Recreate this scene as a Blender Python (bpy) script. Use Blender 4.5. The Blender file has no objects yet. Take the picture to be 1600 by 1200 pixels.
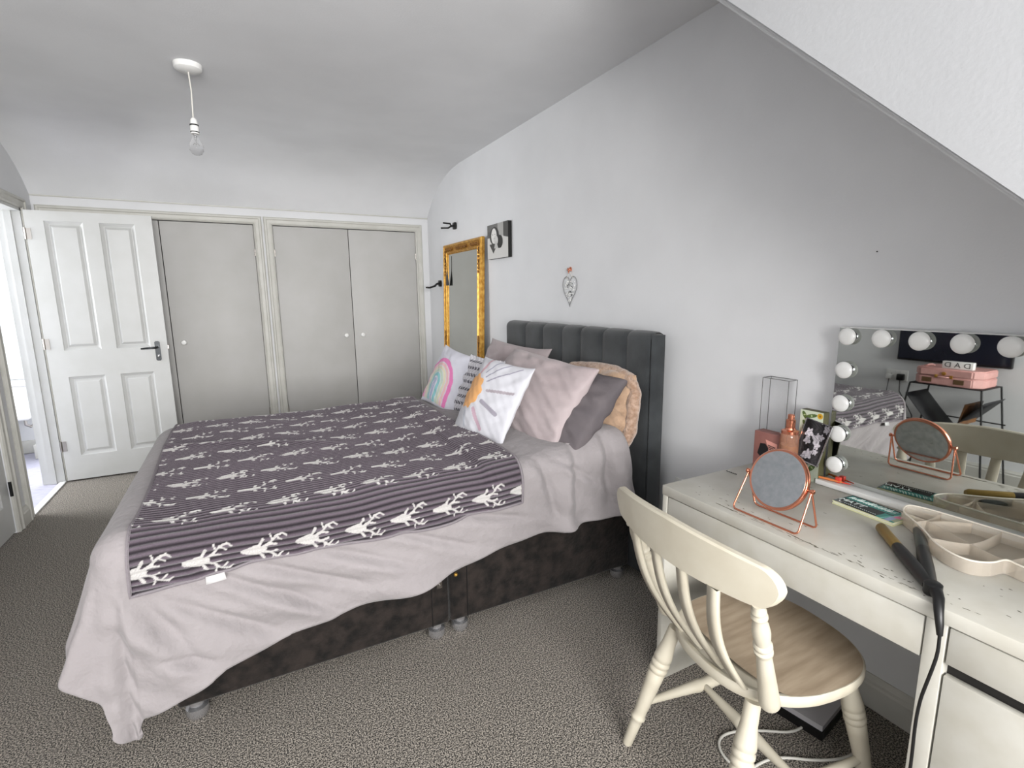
import bpy, bmesh, math, random
import numpy as np
from mathutils import Vector, Matrix, Euler
random.seed(7); rng = np.random.default_rng(7)
PI = math.pi
scene = bpy.context.scene
COL = scene.collection

# ------------------------------------------------------------------ camera
cam = bpy.data.objects.new('camera', bpy.data.cameras.new('camera')); COL.objects.link(cam)
pitch, yaw, roll = -0.17306, 0.48370, -0.01121
fw = Vector((math.sin(yaw)*math.cos(pitch), math.cos(yaw)*math.cos(pitch), math.sin(pitch)))
rt = fw.cross(Vector((0, 0, 1))).normalized(); up = rt.cross(fw)
rt2 = rt*math.cos(roll) + up*math.sin(roll); up2 = -rt*math.sin(roll) + up*math.cos(roll)
M = Matrix((rt2, up2, -fw)).transposed().to_4x4(); M.translation = (0, 0, 1.4)
cam.matrix_world = M
cam.data.sensor_width = 36; cam.data.lens = 796.3/1600*36; cam.data.clip_start = 0.02
scene.camera = cam
# ------------------------------------------------------------------ light
scene.view_settings.view_transform = 'Standard'; scene.view_settings.look = 'None'
scene.view_settings.gamma = 1; scene.view_settings.use_curve_mapping = False
scene.view_settings.exposure = 0.0
w = bpy.data.worlds.new('sky'); scene.world = w; w.use_nodes = True
bg = w.node_tree.nodes['Background']; bg.inputs[0].default_value = (.80, .88, 1, 1); bg.inputs[1].default_value = 1.6
def area(name, loc, rot, sx, sy, e, col=(1, 1, 1), spread=180):
    l = bpy.data.lights.new(name, 'AREA'); l.shape = 'RECTANGLE'; l.size = sx; l.size_y = sy; l.energy = e; l.color = col; l.spread = math.radians(spread)
    o = bpy.data.objects.new(name, l); o.location = loc; o.rotation_euler = rot; COL.objects.link(o); return o
area('dormer_daylight', (-0.1, -2.16, 1.62), (math.radians(86), 0, 0), 2.2, 1.35, 158, (1, .985, .965), 125)
area('bathroom_daylight', (-2.93, 5.0, 1.55), (0, math.radians(-90), 0), 1.1, 1.2, 105, (.98, .99, 1))

# ------------------------------------------------------------------ materials
def s2l(c):
    c = c/255.0
    return c/12.92 if c <= .04045 else ((c+.055)/1.055)**2.4
def rgb(r, g, b): return (s2l(r), s2l(g), s2l(b), 1)
def mat(name, col, rough=.6, metal=0., col2=None, nscale=30, bump=0., bscale=200, detail=4, spec=.5, sheen=0., attr=None, trans=0., ior=1.45, alpha=1., lo=.35, hi=.65, emis=None, stretch=None, bdist=.01):
    m = bpy.data.materials.new(name); m.use_nodes = True; nt = m.node_tree; N = nt.nodes; L = nt.links
    p = N['Principled BSDF']
    p.inputs['Base Color'].default_value = col; p.inputs['Roughness'].default_value = rough; p.inputs['Metallic'].default_value = metal
    p.inputs['Specular IOR Level'].default_value = spec; p.inputs['Sheen Weight'].default_value = sheen
    p.inputs['Transmission Weight'].default_value = trans; p.inputs['IOR'].default_value = ior; p.inputs['Alpha'].default_value = alpha
    tc = N.new('ShaderNodeTexCoord'); src = tc.outputs['Object']
    if stretch:
        mp = N.new('ShaderNodeMapping'); mp.inputs['Scale'].default_value = stretch; L.new(src, mp.inputs[0]); src = mp.outputs[0]
    if col2:
        n = N.new('ShaderNodeTexNoise'); n.inputs['Scale'].default_value = nscale; n.inputs['Detail'].default_value = detail; L.new(src, n.inputs['Vector'])
        cr = N.new('ShaderNodeValToRGB'); cr.color_ramp.elements[0].position = lo; cr.color_ramp.elements[1].position = hi
        cr.color_ramp.elements[0].color = col; cr.color_ramp.elements[1].color = col2
        L.new(n.outputs['Fac'], cr.inputs[0]); L.new(cr.outputs[0], p.inputs['Base Color'])
    if attr:
        a = N.new('ShaderNodeVertexColor'); a.layer_name = attr
        if col2:
            mx = N.new('ShaderNodeMix'); mx.data_type = 'RGBA'; mx.blend_type = 'MULTIPLY'; mx.inputs[0].default_value = 1
            L.new(a.outputs[0], mx.inputs[6]); L.new(cr.outputs[0], mx.inputs[7]); L.new(mx.outputs[2], p.inputs['Base Color'])
        else: L.new(a.outputs[0], p.inputs['Base Color'])
    if bump:
        n2 = N.new('ShaderNodeTexNoise'); n2.inputs['Scale'].default_value = bscale; n2.inputs['Detail'].default_value = 3; L.new(src, n2.inputs['Vector'])
        b = N.new('ShaderNodeBump'); b.inputs['Strength'].default_value = bump; b.inputs['Distance'].default_value = bdist
        L.new(n2.outputs['Fac'], b.inputs['Height']); L.new(b.outputs[0], p.inputs['Normal'])
    if emis:
        p.inputs['Emission Color'].default_value = emis[0]; p.inputs['Emission Strength'].default_value = emis[1]
    return m
W1 = rgb(218, 219, 221); 
m_wall = mat('wall_paint', W1, .85, col2=rgb(213, 214, 216), nscale=3, bump=.10, bscale=160, bdist=.004)
m_ceil = mat('ceiling_paint', rgb(226, 227, 229), .9, col2=rgb(220, 221, 223), nscale=2.5, bump=.16, bscale=120, bdist=.004)
m_cheek = mat('darkened_wall_paint', rgb(166, 167, 169), .8, col2=rgb(163, 164, 166), nscale=2, bump=.05, bscale=90)  # same paint as the walls, darkened to offset strong window light on the cheek
m_gloss = mat('gloss_white_paint', rgb(192, 193, 192), .4, col2=rgb(187, 188, 186), nscale=6)
m_trim = mat('trim_white_paint', rgb(196, 195, 189), .45, col2=rgb(188, 187, 180), nscale=9)
m_ward = mat('wardrobe_white_paint', rgb(182, 181, 179), .5, col2=rgb(177, 176, 173), nscale=4)
m_dark = mat('dark_gap', rgb(38, 36, 34), .9)
m_carpet = mat('carpet_pile', rgb(34, 31, 26), 1, col2=rgb(190, 181, 169), nscale=215, detail=3, lo=.43, hi=.61, bump=1.0, bscale=330, bdist=.008, sheen=.2, spec=.1)
m_vinyl = mat('vinyl_floor', rgb(150, 149, 166), .4, col2=rgb(182, 181, 196), nscale=14, stretch=(1, 8, 1))
m_chrome = mat('chrome', rgb(235, 235, 238), .16, 1.)
m_foot = mat('bright_foot_chrome', rgb(205, 205, 208), .22, .88)
m_steel = mat('worn_steel', rgb(170, 165, 160), .3, 1.)
m_gun = mat('gunmetal', rgb(66, 68, 70), .25, .9)
m_black = mat('black_plastic', rgb(18, 18, 19), .4)
m_blackm = mat('black_metal', rgb(22, 22, 23), .45, .3)
m_white_pl = mat('white_plastic', rgb(228, 228, 226), .35)
m_glass = mat('clear_glass', (1, 1, 1, 1), .02, trans=1., ior=1.45)
m_mirror = mat('mirror_glass', rgb(205, 208, 205), .015, 1.)
m_mirror2 = mat('dusty_mirror_glass', rgb(190, 196, 200), .09, 1., col2=rgb(205, 208, 212), nscale=60)
m_copper = mat('rose_copper', rgb(226, 150, 122), .22, 1.)
m_gold = mat('antique_gold', rgb(176, 124, 48), .38, .75, col2=rgb(214, 168, 84), nscale=35, bump=.25, bscale=90)
m_goldd = mat('dark_gilding', rgb(96, 62, 28), .5, .6, col2=rgb(178, 130, 62), nscale=60)
m_velvet = mat('slate_velvet', rgb(40, 43, 45), .8, col2=rgb(58, 61, 63), nscale=7, bump=.2, bscale=300, sheen=.25, spec=.2)
m_divan = mat('crushed_brown_velvet', rgb(15, 13, 12), .75, col2=rgb(40, 34, 31), nscale=22, detail=6, bump=.3, bscale=60, sheen=.12, spec=.2)
m_duvet = mat('dusky_mauve_cotton', rgb(137, 132, 133), .9, col2=rgb(142, 137, 138), nscale=4, bump=.6, bscale=26, bdist=.012, sheen=.15, spec=.15)
m_sheet = mat('white_sheet', rgb(180, 176, 178), .9, bump=.3, bscale=40)
m_pillow = mat('mauve_pillow_cotton', rgb(158, 146, 147), .9, col2=rgb(164, 153, 154), nscale=5, bump=.3, bscale=22, bdist=.01, sheen=.15, spec=.15)
m_grey = mat('charcoal_cotton', rgb(88, 83, 86), .9, col2=rgb(98, 92, 94), nscale=6, bump=.4, bscale=24, spec=.15)
m_tan = mat('tan_plush', rgb(150, 124, 102), .95, col2=rgb(176, 148, 124), nscale=16, bump=.5, bscale=60, sheen=.5, spec=.1)
m_tan2 = mat('tan_plush_border', rgb(176, 150, 132), .95, col2=rgb(146, 118, 98), nscale=60, bump=.8, bscale=120, sheen=.5, spec=.1)
m_print = mat('printed_cotton', (1, 1, 1, 1), .9, attr='Col', bump=.14, bscale=22, bdist=.01, spec=.15, sheen=.1)
m_fleece = mat('printed_fleece', rgb(232, 230, 232), .95, attr='Col', col2=(1, 1, 1, 1), nscale=240, bump=.6, bscale=400, bdist=.004, sheen=.4, spec=.1)
m_flat = mat('flat_print', (1, 1, 1, 1), .5, attr='Col')
m_glossp = mat('gloss_print', (1, 1, 1, 1), .2, attr='Col')
m_desk = mat('worn_white_desk', rgb(186, 184, 176), .4, col2=rgb(178, 175, 165), nscale=12)
m_chair = mat('cream_chair_paint', rgb(190, 184, 168), .5, col2=rgb(182, 175, 158), nscale=10)
m_seat = mat('worn_wood_seat', rgb(140, 124, 104), .55, col2=rgb(168, 152, 131), nscale=5, stretch=(1.2, 9, 1), lo=.3, hi=.7, detail=6)
m_clearpl = mat('cream_clear_plastic', rgb(246, 238, 226), .25, trans=.7, ior=1.2, alpha=.9)
m_acet = mat('acetate_sheet', (1, 1, 1, 1), .05, trans=1, ior=1.05)
m_edge = mat('dark_acetate_edge', rgb(95, 95, 95), .3)
m_pink = mat('pink_leatherette', rgb(196, 148, 142), .55, col2=rgb(206, 158, 152), nscale=30)
m_pinkcard = mat('dusky_pink_card', rgb(134, 88, 82), .5, col2=rgb(142, 96, 88), nscale=20)
m_screen = mat('dark_screen', rgb(22, 24, 34), .12, col2=rgb(24, 27, 40), nscale=2)
m_scuff = mat('scuff_mark', rgb(86, 80, 66), .8)
m_cord = mat('white_cable', rgb(205, 203, 196), .5)
m_orange = mat('orange_wood', rgb(206, 120, 66), .5)
m_red = mat('coral_red_plastic', rgb(206, 62, 48), .4)
m_frost = mat('frosted_screen', rgb(235, 240, 242), .5, trans=.5, ior=1.1)
m_ceramic = mat('white_ceramic', rgb(236, 236, 236), .15)
m_bulb = mat('frosted_bulb_glass', rgb(238, 238, 236), .12, trans=.15, spec=.8)
m_pinkglass = mat('pink_perfume_glass', rgb(232, 178, 150), .05, trans=.75, ior=1.4)
m_gilt = mat('golden_plate', rgb(150, 124, 66), .35, .5)

# ------------------------------------------------------------------ helpers
def link(o, parent=None):
    COL.objects.link(o)
    if parent is not None: o.parent = parent
    return o
def tag(o, label=None, cat=None, group=None, kind=None):
    if label: o['label'] = label
    if cat: o['category'] = cat
    if group: o['group'] = group
    if kind: o['kind'] = kind
    return o
ORG = {}
def thing(name, label, cat, loc=(0, 0, 0), rz=0, group=None):
    o = bpy.data.objects.new(name, None); o.empty_display_size = .05; COL.objects.link(o)
    o.location = loc; o.rotation_euler = (0, 0, rz); ORG[o.name] = Vector(loc)
    return tag(o, label, cat, group)
def root_loc(p):
    while p is not None and p.parent is not None: p = p.parent
    return ORG.get(p.name, Vector((0, 0, 0))) if p is not None else Vector((0, 0, 0))
def smooth_me(me, ang=None):
    me.polygons.foreach_set('use_smooth', [True]*len(me.polygons))
    if ang is not None:
        try: me.set_sharp_from_angle(angle=ang)
        except Exception: pass
def finish(name, bm, m, parent=None, smooth=False, local=False, ang=.7):
    if not local:
        l = root_loc(parent)
        if l.length > 0: bmesh.ops.translate(bm, vec=-l, verts=bm.verts)
    bmesh.ops.recalc_face_normals(bm, faces=bm.faces)
    me = bpy.data.meshes.new(name); bm.to_mesh(me); bm.free()
    if m: me.materials.append(m)
    if smooth: smooth_me(me, ang)
    return link(bpy.data.objects.new(name, me), parent)
def bbox(bm, x0, x1, y0, y1, z0, z1, bev=0, seg=2):
    g = bmesh.ops.create_cube(bm, size=1)
    vs = g['verts']
    bmesh.ops.scale(bm, vec=(x1-x0, y1-y0, z1-z0), verts=vs)
    bmesh.ops.translate(bm, vec=((x0+x1)/2, (y0+y1)/2, (z0+z1)/2), verts=vs)
    if bev:
        es = list({e for v in vs for e in v.link_edges})
        r = bmesh.ops.bevel(bm, geom=es, offset=bev, segments=seg, affect='EDGES', profile=.5)
    return vs
def box(name, x0, x1, y0, y1, z0, z1, m, parent=None, bev=0, seg=2, local=False):
    bm = bmesh.new(); bbox(bm, x0, x1, y0, y1, z0, z1, bev, seg)
    return finish(name, bm, m, parent, bool(bev), local)
def frame_axes(d):
    d = d.normalized(); u = d.cross(Vector((0, 0, 1)))
    if u.length < 1e-3: u = d.cross(Vector((0, 1, 0)))
    u.normalize(); return u, u.cross(d).normalized()
def btube(bm, pts, r, seg=10, caps=True, closed=False):
    pts = [Vector(p) for p in pts]; n = len(pts); rr = r if hasattr(r, '__len__') else [r]*n
    rings = []; u0 = None
    for i, p in enumerate(pts):
        if closed: d = pts[(i+1) % n] - pts[i-1]
        else: d = pts[min(i+1, n-1)] - pts[max(i-1, 0)]
        d.normalize()
        if u0 is None: u, v = frame_axes(d)
        else:
            u = u0 - d*u0.dot(d)
            if u.length < 1e-4: u, v = frame_axes(d)
            u.normalize(); v = u.cross(d)
        u0 = u
        rings.append([bm.verts.new(p + (u*math.cos(2*PI*k/seg) + v*math.sin(2*PI*k/seg))*rr[i]) for k in range(seg)])
    for i in range(n if closed else n-1):
        a, b = rings[i], rings[(i+1) % n]
        for k in range(seg): bm.faces.new((a[k], a[(k+1) % seg], b[(k+1) % seg], b[k]))
    if caps and not closed: bm.faces.new(rings[0]); bm.faces.new(rings[-1])
def tube(name, pts, r, m, parent=None, seg=10, closed=False, local=False):
    bm = bmesh.new(); btube(bm, pts, r, seg, closed=closed); return finish(name, bm, m, parent, True, local, ang=.9)
def blathe(bm, prof, origin, axis=(0, 0, 1), seg=24):
    o = Vector(origin); d = Vector(axis).normalized(); u, v = frame_axes(d); rings = []
    for r, h in prof:
        if r < 1e-5: rings.append([bm.verts.new(o + d*h)])
        else: rings.append([bm.verts.new(o + d*h + (u*math.cos(2*PI*k/seg) + v*math.sin(2*PI*k/seg))*r) for k in range(seg)])
    for a, b in zip(rings, rings[1:]):
        for k in range(seg):
            k2 = (k+1) % seg
            if len(a) == 1 and len(b) == 1: continue
            if len(a) == 1: bm.faces.new((a[0], b[k], b[k2]))
            elif len(b) == 1: bm.faces.new((a[k], a[k2], b[0]))
            else: bm.faces.new((a[k], a[k2], b[k2], b[k]))
    if len(rings[0]) > 1: bm.faces.new(rings[0])
    if len(rings[-1]) > 1: bm.faces.new(rings[-1])
def lathe(name, prof, origin, m, parent=None, axis=(0, 0, 1), seg=24, local=False, ang=.7):
    bm = bmesh.new(); blathe(bm, prof, origin, axis, seg); return finish(name, bm, m, parent, True, local, ang)
def bprism(bm, poly, to3, depth):
    """poly: list of 2D points; to3(u,v,w) -> 3D; depth along w"""
    a = [bm.verts.new(to3(u, v, 0)) for u, v in poly]; b = [bm.verts.new(to3(u, v, depth)) for u, v in poly]
    n = len(poly)
    bm.faces.new(a); bm.faces.new(b[::-1])
    for i in range(n): bm.faces.new((a[i], a[(i+1) % n], b[(i+1) % n], b[i]))
def prism(name, poly, to3, depth, m, parent=None, smooth=False, local=False, bev=0):
    bm = bmesh.new(); bprism(bm, poly, to3, depth)
    if bev: bmesh.ops.bevel(bm, geom=list(bm.edges), offset=bev, segments=2, affect='EDGES')
    return finish(name, bm, m, parent, smooth or bool(bev), local, .6)
def grid_obj(name, P, m, parent=None, C=None, smooth=True, closed_u=False, flip=False, local=False):
    """P: (nu,nv,3) array"""
    nu, nv, _ = P.shape
    V = P.reshape(-1, 3).astype(np.float32)
    if not local:
        l = root_loc(parent); V = V - np.array(l, dtype=np.float32)
    i = np.arange(nu-1 if not closed_u else nu); j = np.arange(nv-1); I, J = np.meshgrid(i, j, indexing='ij'); I2 = (I+1) % nu
    F = np.stack([I*nv+J, I2*nv+J, I2*nv+J+1, I*nv+J+1], -1).reshape(-1, 4)
    if flip: F = F[:, ::-1]
    me = bpy.data.meshes.new(name); me.vertices.add(len(V)); me.vertices.foreach_set('co', V.ravel())
    nf = len(F); me.loops.add(nf*4); me.loops.foreach_set('vertex_index', F.ravel().astype(np.int32))
    me.polygons.add(nf); me.polygons.foreach_set('loop_start', np.arange(0, nf*4, 4, dtype=np.int32)); me.polygons.foreach_set('loop_total', np.full(nf, 4, dtype=np.int32))
    me.update(calc_edges=True); me.validate()
    if C is not None:
        ca = me.color_attributes.new('Col', 'FLOAT_COLOR', 'POINT')
        cc = np.ones((len(V), 4), dtype=np.float32); cc[:, :3] = C.reshape(-1, 3); ca.data.foreach_set('color', cc.ravel())
    me.materials.append(m)
    if smooth: smooth_me(me)
    return link(bpy.data.objects.new(name, me), parent)
def C3(r, g, b): return np.array([s2l(r), s2l(g), s2l(b)])
def structure(o): return tag(o, kind='structure')
def text_poly(name, s, size, m, parent, mtx, ext=.0006):
    cu = bpy.data.curves.new(name, 'FONT'); cu.body = s; cu.size = size; cu.extrude = ext; cu.align_x = 'CENTER'; cu.align_y = 'CENTER'
    t = bpy.data.objects.new(name, cu); COL.objects.link(t); bpy.context.view_layer.update()
    me = bpy.data.meshes.new_from_object(t.evaluated_get(bpy.context.evaluated_depsgraph_get()))
    bpy.data.objects.remove(t); me.transform(Matrix.Translation(-root_loc(parent)) @ mtx); me.materials.clear(); me.materials.append(m)
    o = bpy.data.objects.new(name, me); return link(o, parent)
def seg_dist(U, V, a, b):
    ax, ay = a; bx, by = b; dx, dy = bx-ax, by-ay; t = np.clip(((U-ax)*dx+(V-ay)*dy)/(dx*dx+dy*dy+1e-12), 0, 1)
    return np.hypot(U-ax-t*dx, V-ay-t*dy), t
def sm(t): t = np.clip(t, 0, 1); return t*t*(3-2*t)

# ================================================================== ROOM SHELL
XR, XL, YB, ZC = 1.792, -1.33, 5.25, 2.534
YF = -2.20
# floor with real edge at the doorway
structure(box('floor', XL-.02, XR+.1, YF-.1, YB+.6, -.06, 0, m_carpet))
# right wall
structure(box('wall_right', XR, XR+.1, YF-.1, YB+.7, -.06, ZC+.1, m_wall))
# back wall: openings for two built-in wardrobes
bm = bmesh.new()
OP = [(-1.24, .166), (.322, 1.652)]; ZO0, ZO1 = .09, 2.045
for x0, x1 in ((XL-.1, OP[0][0]), (OP[0][1], OP[1][0]), (OP[1][1], XR+.05)): bbox(bm, x0, x1, YB, YB+.08, 0, 2.3)
for x0, x1 in OP:
    bbox(bm, x0, x1, YB, YB+.08, ZO1, 2.3); bbox(bm, x0, x1, YB, YB+.08, 0, ZO0)
structure(finish('wall_back', bm, m_wall))
# left wall with two doorways
D1 = (4.26, 5.00); D2 = (3.25, 4.00); ZD = 2.05
bm = bmesh.new()
for y0, y1 in ((YF-.1, D2[0]), (D2[1], D1[0]), (D1[1], YB+.08)): bbox(bm, XL-.1, XL, y0, y1, 0, ZC+.1)
for y0, y1 in (D1, D2): bbox(bm, XL-.1, XL, y0, y1, ZD, ZC+.1)
structure(finish('wall_left', bm, m_wall))
# front wall of the dormer with window opening
WX0, WX1, WZ0, WZ1 = -1.2, 1.05, .92, 2.32
bm = bmesh.new()
bbox(bm, XL-.1, WX0, YF-.1, YF, 0, ZC+.1); bbox(bm, WX1, XR+.1, YF-.1, YF, 0, ZC+.1)
bbox(bm, WX0, WX1, YF-.1, YF, 0, WZ0); bbox(bm, WX0, WX1, YF-.1, YF, WZ1, ZC+.1)
structure(finish('wall_front', bm, m_wall))
# flat ceiling plus smooth cove down to the back wall
prof = [(YF-.1, ZC), (4.35, ZC)]
P0, P1, P2 = (4.35, ZC), (4.95, ZC-.02), (5.25, 2.19)
for i in range(1, 17):
    t = i/16; prof.append(tuple((1-t)**2*P0[k]+2*t*(1-t)*P1[k]+t*t*P2[k] for k in (0, 1)))
poly = prof + [(5.40, 2.19), (5.40, ZC+.1), (YF-.1, ZC+.1)]
structure(prism('ceiling', poly, lambda u, v, w: (XL-.12+w, u, v), XR-XL+.22, m_ceil, smooth=True))
# dormer cheek (vertical) and the roof slope beyond it
CX = 1.20; SL = .919
def slz(y): return 2.153 + SL*(y-1.0716)
yt = 1.0716 + (ZC-2.153)/SL
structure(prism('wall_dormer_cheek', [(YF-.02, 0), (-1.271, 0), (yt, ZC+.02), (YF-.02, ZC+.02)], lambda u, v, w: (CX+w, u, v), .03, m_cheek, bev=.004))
structure(prism('ceiling_slope', [(-1.25, slz(-1.25)), (yt+.01, ZC+.01), (yt-.05, ZC+.01), (-1.30, slz(-1.25)+.0)], lambda u, v, w: (CX+.03+w, u, v), XR-CX, m_wall))
# window behind the camera
win = structure(thing('window_1', None, None, (0, YF-.05, WZ0)))
bm = bmesh.new()
for x0, x1, z0, z1 in ((WX0, WX1, WZ0, WZ0+.05), (WX0, WX1, WZ1-.05, WZ1), (WX0, WX0+.05, WZ0, WZ1), (WX1-.05, WX1, WZ0, WZ1), (-.05, 0, WZ0, WZ1)):
    bbox(bm, x0, x1, YF-.09, YF-.03, z0, z1)
finish('window_frame', bm, m_gloss, win)
for x0, x1 in ((WX0+.05, -.05), (0, WX1-.05)): box('glass_pane', x0, x1, YF-.065, YF-.06, WZ0+.05, WZ1-.05, m_glass, win)
box('window_sill', WX0-.04, WX1+.04, YF-.03, YF+.10, WZ0-.03, WZ0, m_gloss, win, bev=.005)

# skirting boards: moulded profile swept along a wall
def skirting(name, y0, y1, x, sgn, h=.115):
    p = [(0, 0), (.018, 0), (.018, h-.035), (.013, h-.028), (.013, h-.018), (.006, h-.006), (.004, h), (0, h)]
    return structure(prism(name, p, lambda u, v, w: (x-sgn*u, y0+w, v), y1-y0, m_trim))
skirting('baseboard_right', -1.15, YB, XR, 1)
skirting('baseboard_left', YF, 3.175, XL, -1)
b = skirting('baseboard_left', 4.075, 4.185, XL, -1)
# thin fascia bead below the cove
structure(box('trim_1', XL, XR, YB-.008, YB, 2.178, 2.188, m_trim, bev=.002))

# architraves (moulded) round a rectangular opening
def arch_profile(wd): return [(0, 0), (wd, 0), (wd, .012), (wd*.86, .022), (wd*.72, .022), (wd*.62, .015), (wd*.3, .013), (wd*.15, .018), (0, .010)]
def architrave(name, a0, a1, z0, z1, wd, to, parent=None, struct=False):
    """to(a, out, z): maps along-wall coordinate, outwards depth, height"""
    bm = bmesh.new(); pr = arch_profile(wd); rings = []
    path = [(a0, z0, -1, 0), (a0, z1, -1, 1), (a1, z1, 1, 1), (a1, z0, 1, 0)]
    for a, z, sa, sz in path: rings.append([bm.verts.new(to(a+sa*q, d, z+sz*q)) for q, d in pr])
    n = len(pr)
    for r0, r1 in zip(rings, rings[1:]):
        for k in range(n): bm.faces.new((r0[k], r0[(k+1) % n], r1[(k+1) % n], r1[k]))
    bm.faces.new(rings[0]); bm.faces.new(rings[-1])
    o = finish(name, bm, m_trim, parent, False)
    return o
toL = lambda a, d, z: (XL+d, a, z)
t2 = structure(architrave('trim_2', D1[0], D1[1], 0, ZD, .075, toL))
t3 = structure(architrave('trim_3', D2[0], D2[1], 0, ZD, .075, toL))
# door linings
bm = bmesh.new()
for y0, y1 in ((D1[0]-.001, D1[0]+.022), (D1[1]-.022, D1[1]+.001)): bbox(bm, XL-.13, XL+.004, y0, y1, 0, ZD)
bbox(bm, XL-.13, XL+.004, D1[0], D1[1], ZD-.022, ZD)
bbox(bm, XL-.085, XL-.045, D1[1]-.036, D1[1]-.02, 0, ZD-.02)
structure(finish('trim_4', bm, m_gloss))
structure(box('trim_5', XL-.03, XL+.012, D1[0]+.02, D1[1]-.02, -.002, .010, m_chrome if False else m_white_pl, bev=.003))

# panelled doors -----------------------------------------------------
def panel_door(name, O, ax, nrm, wd, ht, th, rows, cols, parent):
    """O: hinge corner at floor on the seen face; ax along width, nrm out of seen face"""
    O = Vector(O); ax = Vector(ax); nrm = Vector(nrm); Zv = Vector((0, 0, 1))
    T = lambda u, v, w: O + ax*u + Zv*v + nrm*w
    def bb(bm, u0, u1, v0, v1, w0, w1):
        q = [bm.verts.new(T(u, v, w_)) for w_ in (w0, w1) for (u, v) in ((u0, v0), (u1, v0), (u1, v1), (u0, v1))]
        for f in ((0, 1, 2, 3), (7, 6, 5, 4), (0, 4, 5, 1), (1, 5, 6, 2), (2, 6, 7, 3), (3, 7, 4, 0)): bm.faces.new([q[i] for i in f])
    bm = bmesh.new(); cu = [0]+[c for cc in cols for c in cc]+[wd]; rv = [0]+[r for rr in rows for r in rr]+[ht]
    for i in range(0, len(cu), 2): bb(bm, cu[i], cu[i+1], 0, ht, -th, 0)
    for i in range(0, len(rv), 2):
        for c in cols: bb(bm, c[0], c[1], rv[i], rv[i+1], -th, 0)
    leaf = finish('door_leaf', bm, m_gloss, parent)
    for r in rows:
        for c in cols:
            bm = bmesh.new()
            st = [(0, 0), (.005, -.006), (.022, -.017), (.028, -.017), (.044, -.005), (.048, -.0045)]
            rings = [[bm.verts.new(T(u, v, d)) for u, v in ((c[0]+q, r[0]+q), (c[1]-q, r[0]+q), (c[1]-q, r[1]-q), (c[0]+q, r[1]-q))] for q, d in st]
            for a, b_ in zip(rings, rings[1:]):
                for k in range(4): bm.faces.new((a[k], a[(k+1) % 4], b_[(k+1) % 4], b_[k]))
            bm.faces.new(rings[-1])
            bk = [bm.verts.new(T(u, v, -th)) for u, v in ((c[0], r[0]), (c[1], r[0]), (c[1], r[1]), (c[0], r[1]))]
            for k in range(4): bm.faces.new((rings[0][k], rings[0][(k+1) % 4], bk[(k+1) % 4], bk[k]))
            bm.faces.new(bk)
            finish('door_panel', bm, m_gloss, leaf)
    return leaf, T
d1 = structure(thing('door_1', None, None, (XL+.02, 4.97, 0)))
leaf, T = panel_door('door_1', (XL+.022, 4.965, .012), (1, 0, 0), (0, -1, 0), .757, 2.025, .035,
                     ((.19, .81), (1.01, 1.955)), ((.105, .33), (.425, .645)), d1)
# lever handle: back plate, rose, lever, keyhole
u0 = .690
prism('handle_plate', [(u0-.018+.036*i_, z) for i_, z in ((0, .905), (.25, .896), (.75, .896), (1, .905), (1, 1.045), (.75, 1.054), (.25, 1.054), (0, 1.045))],
      lambda u, v, w: T(u, v, w), .006, m_gun, d1)
tube('lever', [T(u0, 1.005, .006), T(u0, 1.005, .045), T(u0-.01, 1.005, .052), T(u0-.06, 1.003, .054), T(u0-.105, 1.0, .050)], [.009, .008, .009, .008, .006], m_gun, d1)
lathe('thumb_turn', [(.010, 0), (.010, .012), (.004, .014), (.004, .022), (0, .023)], T(u0, .935, .006), m_chrome, d1, axis=(0, -1, 0), seg=16)
prism('handle_plate', [(u0-.018, .90), (u0+.018, .90), (u0+.018, 1.05), (u0-.018, 1.05)], lambda u, v, w: T(u, v, -.035-w), .006, m_gun, d1)
tube('lever', [T(u0, 1.005, -.04), T(u0, 1.005, -.08), T(u0-.10, 1.0, -.085)], .008, m_gun, d1)
box('latch', XL+.022+.755, XL+.022+.764, 4.972, 4.992, 1.0, 1.03, m_steel, d1)
for z in (.275, 1.065, 1.86):
    bm = bmesh.new(); blathe(bm, [(.007, -.04), (.007, .04)], T(-.004, z, .006), seg=12)
    bbox(bm, XL+.024, XL+.05, 4.9615, 4.9645, z-.028, z+.05)
    finish('hinge', bm, m_steel, d1, True)
# door 2: closed white panelled door in the left wall
d2 = structure(thing('door_2', None, None, (XL-.02, D2[1]-.01, 0)))
leaf2, T2 = panel_door('door_2', (XL-.004, D2[1]-.008, .012), (0, -1, 0), (1, 0, 0), .732, 2.025, .035,
                       ((.19, .81), (1.01, 1.955)), ((.105, .32), (.41, .63)), d2)
for z in (.28, 1.75):
    lathe('hinge', [(.008, -.045), (.008, .045)], (XL+.008, D2[1]-.003, z), m_blackm, d2, seg=12)
tube('lever', [T2(.68, 1.0, 0), T2(.68, 1.0, .045), T2(.58, 1.0, .05)], .008, m_gun, d2)
prism('handle_plate', [(.662, .90), (.698, .90), (.698, 1.05), (.662, 1.05)], lambda u, v, w: T2(u, v, w), .006, m_gun, d2)

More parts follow.
